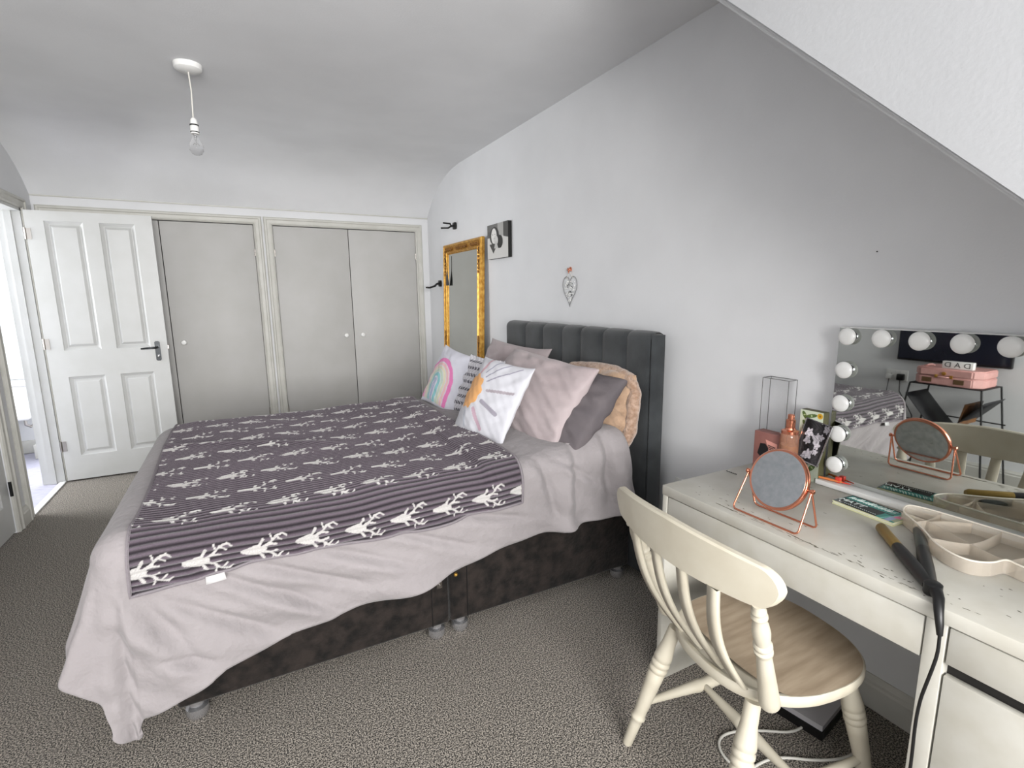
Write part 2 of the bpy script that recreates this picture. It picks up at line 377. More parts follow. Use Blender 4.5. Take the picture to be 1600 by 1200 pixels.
# bathroom beyond the doorway ---------------------------------------
BX0, BY1 = -3.0, 6.6
structure(box('floor_bathroom', BX0, XL-.02, 3.4, BY1, -.06, -.002, m_vinyl))
bm = bmesh.new()
bbox(bm, BX0-.1, XL-.1, BY1, BY1+.1, 0, 2.5); bbox(bm, BX0-.1, BX0, 3.3, BY1, 0, 2.5); bbox(bm, BX0-.1, XL-.1, 3.3, 3.4, 0, 2.5)
bbox(bm, XL-.1, XL-.05, YB+.08, BY1+.1, 0, 2.5); bbox(bm, BX0, -1.98, 6.04, 6.14, 0, .10) 
structure(finish('wall_bathroom', bm, m_wall))
structure(box('ceiling_bathroom', BX0-.1, XL-.1, 3.3, BY1+.1, 2.42, 2.5, m_ceil))
structure(box('wall_bathroom_end', BX0, XL-.05, 6.14, 6.20, 0, 2.42, m_wall))
structure(box('baseboard_bathroom', -2.5, XL-.05, 6.122, 6.14, 0, .12, m_trim, bev=.004))
box_in = structure(box('trim_6', -1.74, XL-.10, 5.86, 6.12, 0, .13, m_trim, bev=.004))
# toilet cistern
ci = thing('toilet', 'white ceramic toilet cistern seen through the open doorway', 'toilet', (-2.02, 6.0, 0))
bm = bmesh.new(); bbox(bm, -2.20, -1.745, 5.93, 6.135, .34, .655, .04, 4); finish('cistern', bm, m_ceramic, ci, True)
bm = bmesh.new(); bbox(bm, -2.215, -1.73, 5.92, 6.14, .655, .69, .012, 3); finish('cistern_lid', bm, m_ceramic, ci, True)
bm = bmesh.new(); blathe(bm, [(.11, 0), (.10, .1), (.12, .22), (.19, .36), (.20, .40), (.17, .41), (0, .37)], (-2.08, 5.70, 0), seg=24); bbox(bm, -2.16, -2.0, 5.8, 6.1, 0, .34, .02); finish('bowl', bm, m_ceramic, ci, True)
tube('inlet_pipe', [(-1.81, 6.02, .345), (-1.81, 6.02, .29), (-1.78, 6.03, .27), (-1.78, 6.10, .27)], .011, m_steel, ci)
sc = tag(prism('shower_screen', [(-2.7, .69+.01)] + [(-1.74, .70), (-1.715, .9), (-1.705, 1.2), (-1.71, 1.5)] + [(-1.71-.28*(1-math.cos(t*PI/12)), 1.5+.42*math.sin(t*PI/12)) for t in range(1, 7)] + [(-2.7, 1.92)],
         lambda u, v, w: (u, 6.125-w, v), .012, m_frost, smooth=False), 'white frosted panel with a curved top corner above the toilet cistern', 'screen')

# ================================================================== WARDROBES
def wardrobe(label, xs, knobs, x0, x1):
    t = thing('built_in_wardrobe', label, 'wardrobe', ((x0+x1)/2, YB, 0), group='built-in wardrobes along the back wall')
    box('shade_backing', x0-.01, x1+.01, YB+.075, YB+.085, ZO0-.01, ZO1+.01, m_dark, t)  # near-black sheet standing in for the shade seen through the door gaps
    toB = lambda a, d, z: (a, YB-d, z)
    architrave('architrave', x0, x1, 0, ZO1, .070, toB, t)
    for (a, b_), kx in zip(xs, knobs):
        d = box('door', a+.003, b_-.003, YB-.002, YB+.018, ZO0+.006, ZO1-.006, m_ward, t, bev=.0015)
        if kx is not None:
            lathe('knob', [(.008, 0), (.008, .012), (.019, .018), (.022, .027), (.018, .036), (0, .040)], (kx, YB-.002, 1.025), m_white_pl, d, axis=(0, -1, 0), seg=20)
        hx = a+.004 if (kx is None or kx > (a+b_)/2) else b_-.004
        for hz in (.35, 1.80): lathe('hinge', [(.005, -.03), (.005, .03)], (hx, YB-.006, hz), m_steel, d, seg=10)
    return t
wardrobe('white built-in wardrobe half hidden behind the open panelled door', [(-1.24, -.537), (-.537, .166)], [None, -.458], -1.24, .166)
wardrobe('white built-in double wardrobe with two round knobs, nearest the gold mirror', [(.322, .984), (.984, 1.652)], [.905, 1.065], .322, 1.652)

# ================================================================== BED
bed = thing('double_bed', 'double divan bed in crushed dark brown velvet with a tall slate headboard', 'bed', (.65, 2.47, 0))
for x0, x1 in ((-.300, .652), (.656, 1.600)):
    b = box('divan_base', x0, x1, 1.815, 3.135, .066, .385, m_divan, bed, bev=.012, seg=3)
    for fx in (x0+.05, x1-.05):
        for fy in (1.845, 3.10):
            lathe('glide_foot', [(.022, .066), (.022, .050), (.034, .044), (.036, .022), (.026, .004), (.02, 0), (0, 0)], (fx, fy, 0), m_foot, b, seg=20)
    for sx in (x0+.075 if x0 > 0 else x1-.075,): box('seam', sx-.0015, sx+.0015, 1.8115, 1.816, .07, .375, m_black, b)
bm = bmesh.new(); bbox(bm, .598, .622, 1.808, 1.8135, .235, .325, .003)
finish('linking_bar', bm, m_steel, bed, True)
for z in (.25, .28, .31): lathe('rivet', [(.004, 0), (.003, .003), (0, .0035)], (.610, 1.808, z), m_chrome, bed, axis=(0, -1, 0), seg=10)
lathe('linking_bolt', [(.008, 0), (.008, .003), (.005, .008), (0, .010)], (.682, 1.8135, .275), m_gold, bed, axis=(0, -1, 0), seg=12)
box('mattress', -.30, 1.60, 1.815, 3.135, .388, .625, m_sheet, bed, bev=.05, seg=5)
# headboard: seven upright padded channels over a board
HB = box('headboard', 1.655, 1.715, 1.750, 3.165, .03, 1.215, m_velvet, bed, bev=.008)
ed = [1.745, 1.909, 2.096, 2.290, 2.471, 2.685, 2.902, 3.170]
for y0, y1 in zip(ed, ed[1:]):
    n, k = 13, 60
    s = np.linspace(-1, 1, n); yy = (y0+y1)/2 + s*(y1-y0)/2*.998
    puff = (1-np.abs(s)**3.0)**.5
    # profile goes up the front, over the top, down the back
    path = [(1.627, .05)] + [(1.627, z) for z in np.linspace(.2, 1.185, 20)] + [(1.627+.045*(1-math.cos(a)), 1.185+.040*math.sin(a)) for a in np.linspace(.2, PI-.2, 9)] + [(1.717, 1.16), (1.717, .05)]
    nrm = [(-1, 0)]*21 + [(-math.cos(a), math.sin(a)) for a in np.linspace(.2, PI-.2, 9)] + [(1, 0), (1, 0)]
    Pp = np.zeros((n, len(path), 3))
    for j, ((px, pz), (nx, nz)) in enumerate(zip(path, nrm)):
        d = .010*puff - .001
        if nx > .5: d = d*.15
        Pp[:, j, 0] = px + nx*d; Pp[:, j, 1] = yy; Pp[:, j, 2] = pz + nz*d*.5
    grid_obj('headboard_channel', Pp, m_velvet, HB)
box('headboard_side', 1.632, 1.712, 1.7395, 1.748, .05, 1.213, m_velvet, HB, bev=.003)

# ---- duvet: a sheet laid over the bed and hanging down near side, far side and foot
X0, Y0, Y1, ZT, RR = -.37, 1.80, 3.14, .725, .085
CREASES = [((-.30, 1.56), (.02, 1.33), .020, .016), ((-.18, 1.62), (.14, 1.40), .018, .014), ((-.06, 1.61), (.32, 1.42), .018, .014), ((-.36, 1.60), (-.20, 1.31), .026, .026),
           ((.12, 1.62), (.50, 1.45), .015, .013), ((.36, 1.63), (.72, 1.46), .014, .014), ((.60, 1.62), (1.0, 1.50), .014, .014), ((-.30, 1.37), (-.16, 1.31), .016, .012),
           ((.02, 1.50), (.22, 1.34), .012, .012), ((1.02, 1.78), (1.12, 1.45), .016, .018), ((1.22, 1.84), (1.20, 1.46), .022, .022), ((1.36, 1.86), (1.40, 1.45), .022, .020), ((1.10, 1.74), (1.30, 1.60), .012, .012)]
def surf(a, b, off=0.):
    a = np.asarray(a, float); b = np.asarray(b, float)
    ea = np.maximum(0, X0-a); nb = np.maximum(0, Y0-b); fb = np.maximum(0, b-Y1); eb = nb-fb
    r = np.hypot(ea, eb)+1e-9; nx = -ea/r; ny = -eb/r
    bend = RR*np.pi/2; ph = np.minimum(r, bend)/RR
    out = RR*np.sin(ph); drop = RR*(1-np.cos(ph)); l = np.maximum(0, r-bend)
    th = np.arctan2(np.abs(eb), ea); foot = np.cos(th)**2
    fl = .30*foot+.03; cs = np.sqrt(np.maximum(.2, 1-fl*fl)); hang = sm(l/.5); corner = np.sin(2*th)**2
    fold = hang*(.030*foot*np.sin(9*b+1.0+1.5*a) + .026*(1-foot)*np.sin(8*a+2.2*b+.5) + .012*(1-foot)*np.sin(17*a+9*b)
                  + .042*corner*np.sin(13*th+.4)*(.6+.4*np.sin(5*th)))
    fold = fold+sm(l/.22)*(1-foot)*(.009*np.sin(27*(a*.5+b)+2.2*np.sin(3.1*a))*(.4+.6*np.sin(2.3*a+1)**2)+.005*np.sin(52*(a*.35+b)+3*np.sin(4*a+2)))
    for (ca, cb), (da, db), dp, wd_ in CREASES:
        dd, tt = seg_dist(a, b, (ca, cb), (da, db)); L_ = math.hypot(da-ca, db-cb); sd = ((a-ca)*(db-cb)-(b-cb)*(da-ca))/L_
        env = np.sin(np.pi*np.clip(tt, .02, .98))**.6
        fold = fold + dp*env*(-np.exp(-(dd/wd_)**2) + .8*np.exp(-((dd-2.2*wd_)/(1.6*wd_))**2)*(sd > 0))*(nb > 0)
    # bunching of the loose cotton near the pillows
    hd = sm((a-.95)/.35)*sm(l/.12+.25*(r > .02))
    fold = fold + hd*(.024*np.sin(21*a+4*np.sin(3*b)) + .014*np.sin(37*a+6*b+1))
    out = out+l*fl+fold; drop = drop+l*cs*(1-.10*corner)
    x = np.maximum(a, X0)+nx*(out+off*np.sin(ph)); y = np.clip(b, Y0, Y1)+ny*(out+off*np.sin(ph)); z = ZT-drop+off*np.cos(ph)
    top = 1-sm(r/.05)
    z = z+.012*np.sin(2.1*a+1)*np.sin(2.6*b)+top*.006*np.sin(7*a+3*b)+.02*sm((a-.2)/1.2)
    z = z+.05*sm((a-1.2)/.22)*np.exp(-((b-1.83)/.16)**2)*(1-.6*sm(l/.2))
    z = z + (top*.5+.5)*.0035*np.sin(26*(a*.8+b*.35)+3*np.sin(4*b))*np.sin(9*b-5*a)
    z = np.maximum(z, .014)
    return x, y, z
nu, nv = 330, 300
U, V_ = np.meshgrid(np.linspace(0, 1, nu), np.linspace(0, 1, nv), indexing='ij')
acl = -.9+U*2.45
B0 = np.interp(acl, [-.9, -.6, -.4, -.2, 0, .3, .6, .9, 1.2, 1.4, 1.56], [1.09, 1.10, 1.18, 1.285, 1.310, 1.335, 1.380, 1.41, 1.425, 1.41, 1.41]) + .008*np.sin(9*acl)
Bc = B0+V_*(3.62-B0)
A0 = np.interp(Bc, [1.1, 1.5, 1.75, 2.0, 2.3, 2.7, 3.1, 3.6], [-.85, -.78, -.73, -.725, -.78, -.84, -.86, -.8]) + .008*np.sin(11*Bc)
AE = np.interp(Bc, [1.3, 1.6, 1.75, 1.85, 2.0, 2.2, 3.6], [1.535, 1.51, 1.49, 1.45, 1.40, 1.36, 1.34]) + .006*np.sin(17*Bc)
Ac = A0+U*(AE-A0)
# round off the trailing corner without folding the sheet over itself
EA = np.maximum(0, X0-Ac); EB = np.maximum(0, Y0-Bc); p_, q_ = np.clip(EA/.50, 0, 1), np.clip(EB/.70, 0, 1)
Ac = np.where(EA > 0, X0-EA*np.sqrt(1-.40*q_**2.5), Ac); Bc = np.where(EB > 0, Y0-EB*np.sqrt(1-.38*p_**2.5), Bc)
hx, hy, hz = surf(Ac, Bc)
# the head edge of the duvet sags in softly
hx = hx + sm((U-.9)/.1)*.03*np.sin(14*Bc)*0
duv = grid_obj('duvet', np.stack([hx, hy, hz], -1), m_duvet)
so = duv.modifiers.new('thickness', 'SOLIDIFY'); so.thickness = .012; so.offset = -1
tag(duv, 'dusky mauve duvet draped over the bed and trailing to the carpet at its foot', 'duvet')

# ---- fleece throw with ribs and printed stag heads
a0, a1, b0, b1 = -.355, .93, 1.555, 3.30
na, nb_ = 430, 860
aa, bb_ = np.meshgrid(np.linspace(a0, a1, na), np.linspace(b0, b1, nb_), indexing='ij')
# the lower edge is slightly wavy
low = 1.595+.02*np.sin(3*aa+2)-.03*sm((.1-aa)/.5)+.02*sm((aa-.5)/.4); bw = low+(bb_-b0)/(b1-b0)*(b1-low)
aw = aa + .01*np.sin(4*bb_) 
rib = .5+.5*np.cos(2*np.pi*(bw+.004*np.sin(9*aw))/.0195)
rib2 = .5+.5*np.cos(2*np.pi*(aw)/.0195)
flap = sm((aw-.80)/.03)
h = .006+.0060*(rib**1.2) + flap*.012 + .010*np.exp(-((aw-.80)/.018)**2)
bx, by, bz = surf(aw, bw, h)
bz = bz + .008*np.exp(-((aw*.5+bw-2.55)/.03)**2)*sm((.5-np.abs(aw))/.3)
base1, base2, white = C3(40, 35, 40), C3(98, 88, 97), C3(186, 184, 181)
Cb = base1+(base2-base1)*(rib[..., None]**1.3)
Cb = Cb*(1+.10*np.sin(5*aw+3*np.sin(4*bw))[..., None]*np.sin(6*bw)[..., None])
pa, pb = .157, .168
row = np.floor((bw-1.565)/pb); lv = bw-1.565-(row+.5)*pb
uo = aw+.395+np.where(row % 2 == 0, 0, .5)*pa; cell = np.floor(uo/pa); lu = uo-(cell+.5)*pa
lu = lu+.0*cell; U_, V2 = lu*100+.5, lv*100*(1.0)
mask = np.zeros_like(U_, bool)
d, t = seg_dist(U_, V2, (-5.2, .2), (-1.6, 0)); mask |= d < .75+.95*t
d, t = seg_dist(U_, V2, (-1.6, 0), (.4, 0)); mask |= d < 1.55-.6*t
for s in (-1, 1):
    for p, q, r0 in (((-1, 1.0*s), (.4, 3.0*s), .42), ((0, .6*s), (2.2, 1.5*s), .42), ((2.2, 1.5*s), (4.2, 3.4*s), .34), ((4.2, 3.4*s), (6.2, 3.9*s), .32), ((6.2, 3.9*s), (7.4, 3.0*s), .26),
                     ((2.0, 1.4*s), (4.3, 1.0*s), .28), ((3.2, 2.3*s), (2.6, 4.2*s), .26), ((4.4, 3.2*s), (5.9, 2.1*s), .26)):
        d, t = seg_dist(U_, V2, p, q); mask |= d < r0
ns = np.sin(aw*900+bw*1300)*np.sin(bw*700-aw*400)
Cb[mask] = white*(.93+.05*ns[mask][:, None])
throw = grid_obj('fleece_throw', np.stack([bx, by, bz], -1), m_fleece, C=Cb)
tag(throw, 'ribbed charcoal-purple fleece throw printed with white stag heads, spread over the duvet', 'blanket')
# hem piping round the throw and care label
e = [(i, 0) for i in range(0, na, 6)] + [(na-1, j) for j in range(0, nb_, 10)]
edge = [(0, j) for j in range(nb_-1, 0, -10)] + e
Pb = np.stack([bx, by, bz], -1)
tube('hem', [tuple(Pb[i, j]) for i, j in edge], .0055, mat('pale_hem_fleece', rgb(122, 116, 120), .95, bump=.5, bscale=300), throw, seg=6)
ii = int((-.165-a0)/(a1-a0)*na); q0 = Pb[ii, 0]; q1 = Pb[ii+17, 0]
lb = np.array([[q0, q0+[0, -.006, -.022]], [q1, q1+[.004, -.006, -.022]]]); lb[:, :, 1] -= .004
o = grid_obj('care_label', lb, mat('care_label_satin', rgb(196, 195, 195), .5), throw); o['label'] = 'small white care label sewn into the hem'
so = o.modifiers.new('t', 'SOLIDIFY'); so.thickness = .001

# ---- pillows and cushions
GRP = {'pillow': 'pillows heaped at the headboard', 'cushion': 'cushions heaped at the headboard'}
def pillow(name, label, cat, c, xa, ya, wd, ht, th, m, colf=None, n=90, wr=.006, pinch=.10, group=None, seed=0, power=.42, sag=.0):
    """xa: width direction as seen from the front, ya: up direction; front = xa x ya"""
    xa = np.array(xa, float); xa /= np.linalg.norm(xa); ya = np.array(ya, float); ya -= xa*(ya@xa); ya /= np.linalg.norm(ya); za = np.cross(xa, ya)
    r = np.random.default_rng(seed); ph = r.uniform(0, 6.28, 12)
    s = np.sin(np.linspace(-PI/2, PI/2, n)); u, v = np.meshgrid(s, s, indexing='ij')
    parts = []; cols = []
    for sd in (1, -1):
        prof = np.clip((1-u**2)*(1-v**2), 0, 1)**power
        x = wd/2*u*(1-pinch*(1-v**2)*np.abs(u)**2); y = ht/2*v*(1-pinch*(1-u**2)*np.abs(v)**2)
        z = sd*th/2*prof
        wrk = wr*(np.sin(9*u+4*v+ph[0]+2*np.sin(3*v+ph[1]))*.6+np.sin(17*v-6*u+ph[2]+1.5*np.sin(4*u+ph[3]))*.5+np.sin(23*(u+v)+ph[4])*.25)*prof**.5
        rad = np.arctan2(v, u); ed_ = (np.maximum(np.abs(u), np.abs(v)))**3
        wrk = wrk+wr*1.2*ed_*np.sin(14*rad+ph[5])*prof**.4
        z = z+sd*wrk
        z = z*(1-.25*sag*v)
        y = y-.02*sag*(1-v)*0
        z = z+.012*np.sin(3*u+ph[6])*(1-0*v)
        parts.append(np.array(c)+x[..., None]*xa+y[..., None]*ya+z[..., None]*za)
        cc = np.ones(u.shape+(3,))*C3(190, 190, 195)
        if colf is not None and sd == 1: cc = colf(u, v)
        cols.append(cc)
    P = np.concatenate([parts[0], parts[1][::-1]], 0); Cc = np.concatenate([cols[0], cols[1][::-1]], 0)
    o = grid_obj(name, P, m, C=Cc if colf is not None else None)
    bmx = bmesh.new(); bmx.from_mesh(o.data); bmesh.ops.remove_doubles(bmx, verts=bmx.verts, dist=1e-5)
    try: bmesh.ops.holes_fill(bmx, edges=[e_ for e_ in bmx.edges if e_.is_boundary])
    except Exception: pass
    bmesh.ops.recalc_face_normals(bmx, faces=bmx.faces); bmx.to_mesh(o.data); bmx.free(); smooth_me(o.data)
    return tag(o, label, cat, GRP[name])
def seam_of(o, *a): pass
def sun_col(u, v):
    c = np.ones(u.shape+(3,))*C3(190, 190, 196)
    wob = .03*np.sin(9*np.arctan2(v, u+.5))
    d = np.hypot((u+.52), (v-.02)*.95)
    for ang, r0, r1, wdt, col in ((83, .52, .98, .050, C3(184, 150, 158)), (64, .60, 1.3, .018, C3(138, 138, 154)), (50, .55, 1.5, .018, C3(140, 138, 152)), (36, .55, 1.5, .018, C3(142, 138, 152)),
                                  (10, .60, 1.36, .034, C3(152, 144, 150)), (-18, .58, 1.15, .052, C3(144, 140, 150)), (-48, .56, 1.12, .052, C3(176, 150, 162)), (-80, .55, .92, .03, C3(170, 174, 184))):
        an = math.radians(ang); dd, _ = seg_dist(u, v, (-.52+r0*math.cos(an), .02+r0*math.sin(an)), (-.52+r1*math.cos(an), .02+r1*math.sin(an)))
        c[dd < wdt] = col
    c[d < .42+wob] = C3(214, 160, 104)
    dd, _ = seg_dist(u, v, (-.72, -.22), (-.38, .2)); c[dd < .012] = C3(196, 150, 110)
    return c
def rain_col(u, v):
    c = np.ones(u.shape+(3,))*C3(190, 190, 199)
    up_ = np.maximum(v+.15, 0); R_ = np.hypot(u+.20, up_*1.05)+.02*np.sin(5*v)
    for r0, r1, col in ((.66, .80, C3(204, 118, 166)), (.53, .63, C3(206, 170, 170)), (.41, .50, C3(196, 190, 166)), (.29, .385, C3(172, 188, 172)), (.13, .26, C3(126, 174, 178)), (.0, .06, C3(146, 156, 186))):
        c[(R_ >= r0) & (R_ < r1) & (v > -.88)] = col
    return c
def patt_col(u, v):
    c = np.ones(u.shape+(3,))*C3(186, 184, 190)
    c[(np.sin(26*v) > .35)] = C3(96, 94, 102); c[(np.sin(40*u+3*np.sin(20*v)) > .8)] = C3(214, 212, 216)
    return c
pillow('pillow', 'mauve pillow standing at the back, farthest along the headboard', 'pillow', (1.475, 2.86, .905), (0.05, -1, -.02), (.40, 0, .92), .72, .42, .15, m_pillow, seed=3, power=.5)
pillow('pillow', 'charcoal grey pillow wedged between the front mauve pillow and tan cushion', 'pillow', (1.335, 2.07, .865), (.06, -1, -.03), (.66, 0, .75), .64, .44, .19, m_grey, seed=5, power=.36, wr=.006, pinch=.03)
pillow('pillow', 'large mauve pillow propped at the front, right behind the sun cushion', 'pillow', (1.265, 2.205, .905), (.05, -1, -.045), (.56, 0, .83), .74, .43, .18, m_pillow, seed=8, power=.42, wr=.007, pinch=.05)
pillow('pillow', 'flat mauve pillow lying lowest, mostly hidden under the upright ones', 'pillow', (1.43, 2.72, .775), (0, -1, 0), (1, 0, .08), .68, .34, .12, m_pillow, seed=11, power=.5)
pillow('cushion', 'white cushion printed with an orange sun and grey rays', 'cushion', (1.035, 2.185, .905), (.18, -.98, -.05), (.49, .04, .87), .395, .40, .11, m_print, sun_col, n=200, seed=21, pinch=.07, power=.5, wr=.0028)
pillow('cushion', 'white cushion printed with a pastel rainbow, nearest the wardrobes', 'cushion', (1.085, 2.90, .895), (.21, -.96, -.16), (.45, -.05, .89), .385, .385, .11, m_print, rain_col, n=200, seed=23, pinch=.07, power=.5, wr=.0028)
pc = pillow('cushion', 'grey patterned cushion with black pompoms between rainbow and sun cushions', 'cushion', (1.16, 2.60, .885), (.25, -.96, -.05), (.42, 0, .9), .36, .36, .10, m_print, patt_col, n=140, seed=27, pinch=.06, power=.5)
for k in range(6):
    bm = bmesh.new(); bmesh.ops.create_icosphere(bm, subdivisions=2, radius=.010)
    bmesh.ops.translate(bm, vec=(1.035+.018*k*.9, 2.445+.004*k, .76+.035*k), verts=bm.verts); finish('pompom', bm, m_black, pc, True)
# tan plush box cushion with a ruffled border
tc = pillow('cushion', 'tan plush cushion with a puffy border leaning on the headboard', 'cushion', (1.525, 2.035, .845), (.04, -1, .02), (.18, 0, .98), .54, .37, .15, m_tan, seed=31, pinch=-.06, power=.35, wr=.007)
xa = np.array((.04, -1, .02)); xa /= np.linalg.norm(xa); ya = np.array((.18, 0, .98)); ya -= xa*(ya@xa); ya /= np.linalg.norm(ya); za = np.cross(xa, ya)
ring = []
for i in range(120):
    t = 2*PI*i/120; cx_ = math.copysign(abs(math.cos(t))**.55, math.cos(t)); sy_ = math.copysign(abs(math.sin(t))**.55, math.sin(t))
    ring.append(tuple(np.array((1.525, 2.035, .845))+xa*cx_*.285+ya*sy_*.190+za*.003*math.sin(13*t)))
tube('border', ring, [.030+.0012*math.sin(i*1.3)+.002*math.sin(i*.5) for i in range(120)], m_tan2, tc, seg=12, closed=True)

# ================================================================== DESK
desk = thing('desk', 'worn white desk with a wide drawer against the right wall', 'desk', (1.49, .71, 0))
DX0, DX1, DY0, DY1 = 1.233, 1.735, .185, 1.24
top = box('desktop', DX0, DX1, DY0, DY1, .716, .75, m_desk, desk, bev=.003)
box('side_panel', DX0+.003, DX1-.003, DY1-.022, DY1-.001, 0, .7155, m_desk, desk, bev=.002)
box('side_panel', DX0+.003, DX1-.003, .425, .463, 0, .7155, m_desk, desk, bev=.002)
box('side_panel', DX0+.003, DX1-.003, DY0+.001, DY0+.022, 0, .7155, m_desk, desk, bev=.002)
box('back_panel', DX1-.05, DX1-.035, .464, DY1-.023, .42, .715, m_desk, desk)
dr = box('drawer', DX0+.004, DX0+.022, .466, 1.214, .617, .7125, m_desk, desk, bev=.002)
box('drawer_box', DX0+.023, DX1-.06, .475, 1.205, .622, .705, m_desk, dr)
dr = box('drawer', DX0+.004, DX0+.022, .210, .421, .630, .7125, m_desk, desk, bev=.002)
box('cupboard_door', DX0+.004, DX0+.022, .210, .421, .06, .602, m_desk, desk, bev=.002)
box('gap_shade', DX0+.03, DX0+.034, .2065, .4245, .05, .71, m_dark, desk)  # dark sheet close behind the fronts, painted as shade in the gap
# scuffs and make-up marks worn into the desktop
bm = bmesh.new()
def scuff(x, y, l, w_, a):
    ca, sa = math.cos(a), math.sin(a); n = 7
    vs = [bm.verts.new((x+ca*l*math.cos(t)*random.uniform(.5, 1)-sa*w_*math.sin(t)*random.uniform(.5, 1), y+sa*l*math.cos(t)+ca*w_*math.sin(t), .7504)) for t in [2*PI*k/n for k in range(n)]]
    bm.faces.new(vs)
for k in range(95):
    x = random.choice((random.uniform(1.25, 1.36), random.uniform(1.25, 1.68))); y = random.uniform(.22, 1.18)
    scuff(x, y, random.uniform(.0012, .0075), random.uniform(.0008, .0022), random.uniform(-.6, .6)+PI/2)
for k in range(40): scuff(1.262+random.uniform(-.004, .006), random.uniform(.5, 1.0), random.uniform(.002, .014), .0011, PI/2+random.uniform(-.1, .1))
o = finish('scuff_marks', bm, m_scuff, desk); o['kind'] = 'stuff'
for y0_, y1_ in ((.96, 1.04), (.72, .78)):
    tube('scratch', [(DX0+.030, y0_, .7506), (DX0+.0292, (y0_+y1_)/2, .7506), (DX0+.031, y1_, .7506)], .0007, m_scuff, desk, seg=5)

# make-up mirror with bulbs -----------------------------------------
MX, MY1, MY0, MZ0, MZ1 = 1.735, .985, .185, .768, 1.285
vm = thing('vanity_mirror', 'large frameless make-up mirror edged with round white bulbs on the desk', 'mirror', (1.76, .585, .75))
box('back_case', MX+.004, 1.788, MY0, MY1, .7505, MZ1, m_white_pl, vm, bev=.002)
box('mirror_glass', MX, MX+.004, MY0+.002, MY1-.002, MZ0, MZ1-.002, m_mirror, vm)
box('base_strip', 1.694, MX+.004, MY0, MY1+.008, .7505, .767, m_white_pl, vm, bev=.002)
bm = bmesh.new()
blathe(bm, [(0, -.0005), (.014, 0), (.017, .006), (.0255, .014), (.0275, .024), (.0245, .034), (.015, .0405), (0, .043)], (0, 0, 0), axis=(-1, 0, 0), seg=28)
bmesh.ops.scale(bm, vec=(.50, 1, 1), verts=bm.verts)
bmesh.ops.recalc_face_normals(bm, faces=bm.faces); bme = bpy.data.meshes.new('bulb'); bm.to_mesh(bme); bm.free(); bme.materials.append(m_bulb); smooth_me(bme, .8)
bm = bmesh.new(); blathe(bm, [(.020, 0), (.021, .004), (.018, .010), (0, .010)], (0, 0, 0), axis=(-1, 0, 0), seg=24)
bmesh.ops.recalc_face_normals(bm, faces=bm.faces); cme = bpy.data.meshes.new('bulb_socket'); bm.to_mesh(cme); bm.free(); cme.materials.append(m_chrome); smooth_me(cme, .6)
vl = ORG[vm.name]
spots = [(.950-.1*k, 1.256) for k in range(8)] + [(yb, z) for yb in (.950, .250) for z in (1.147, 1.036, .932, .826)]
for y, z in spots:
    b = link(bpy.data.objects.new('bulb', bme), vm); b.location = Vector((MX-.004, y, z))-vl
    c_ = link(bpy.data.objects.new('bulb_socket', cme), b)

# round copper mirror -----------------------------------------------
cm = thing('tabletop_mirror', 'round rose-gold tabletop mirror on a bent wire stand at the desk front', 'mirror', (1.315, .885, .75))
r = .0028; zb = .7505+r; PVL, PVR = Vector((1.333, .983, .862)), Vector((1.333, .787, .862))
def wire_loop(x, y0, y1, pv0, pv1):
    a, b_ = Vector((x, y0, zb)), Vector((x, y1, zb)); pts = []
    for P_, Q_, R_ in ((pv0, a, b_), (a, b_, pv1)):
        d0 = (P_-Q_).normalized()*.010; d1_ = (R_-Q_).normalized()*.010
        pts += [Q_+d0, Q_+(d0+d1_)*.35, Q_+d1_]
    return [pv0]+pts+[pv1]
tube('front_wire', wire_loop(1.275, .988, .780, PVL, PVR), r, m_copper, cm, seg=10)
tube('rear_wire', wire_loop(1.357, .972, .778, PVL, PVR), r, m_copper, cm, seg=10)
for p, s in ((PVL, 1), (PVR, -1)): lathe('pivot_knob', [(.004, -.012), (.004, -.002), (.007, 0), (.007, .006), (.004, .008), (0, .008)], p, m_copper, cm, axis=(0, s, 0), seg=14)
tilt = math.radians(20); ax_ = Vector((-math.cos(tilt), 0, math.sin(tilt))); cc_ = Vector((1.333, .885, .866))
lathe('rim', [(.080, .007), (.086, .008), (.089, .004), (.089, -.004), (.086, -.008), (.080, -.007), (0, -.007)], cc_, m_copper, cm, axis=ax_, seg=64)
lathe('mirror_disc', [(.0812, .0066), (.0808, .0078), (0, .0078)], cc_, m_mirror2, cm, axis=ax_, seg=64)

lathe('mirror_disc', [(.0812, -.0066), (.0808, -.0078), (0, -.0078)], cc_, m_mirror2, cm, axis=ax_, seg=64)

# tall clear acetate box ---------------------------------------------
def ebox(t, x0, x1, y0, y1, z0, z1, r=.0012):
    for a, b_ in (((x0, y0), (x1, y0)), ((x1, y0), (x1, y1)), ((x1, y1), (x0, y1)), ((x0, y1), (x0, y0))):
        for z in (z0, z1): tube('edge', [(a[0], a[1], z), (b_[0], b_[1], z)], r, m_edge, t, seg=6)
        tube('edge', [(a[0], a[1], z0), (a[0], a[1], z1)], r, m_edge, t, seg=6)
ab = thing('display_box', 'tall empty clear acetate box standing by the wall behind the pink carton', 'box', (1.735, 1.185, .75))
box('acetate_walls', 1.712, 1.760, 1.128, 1.232, .7515, 1.084, m_acet, ab)
ebox(ab, 1.712, 1.760, 1.128, 1.232, .752, 1.085)
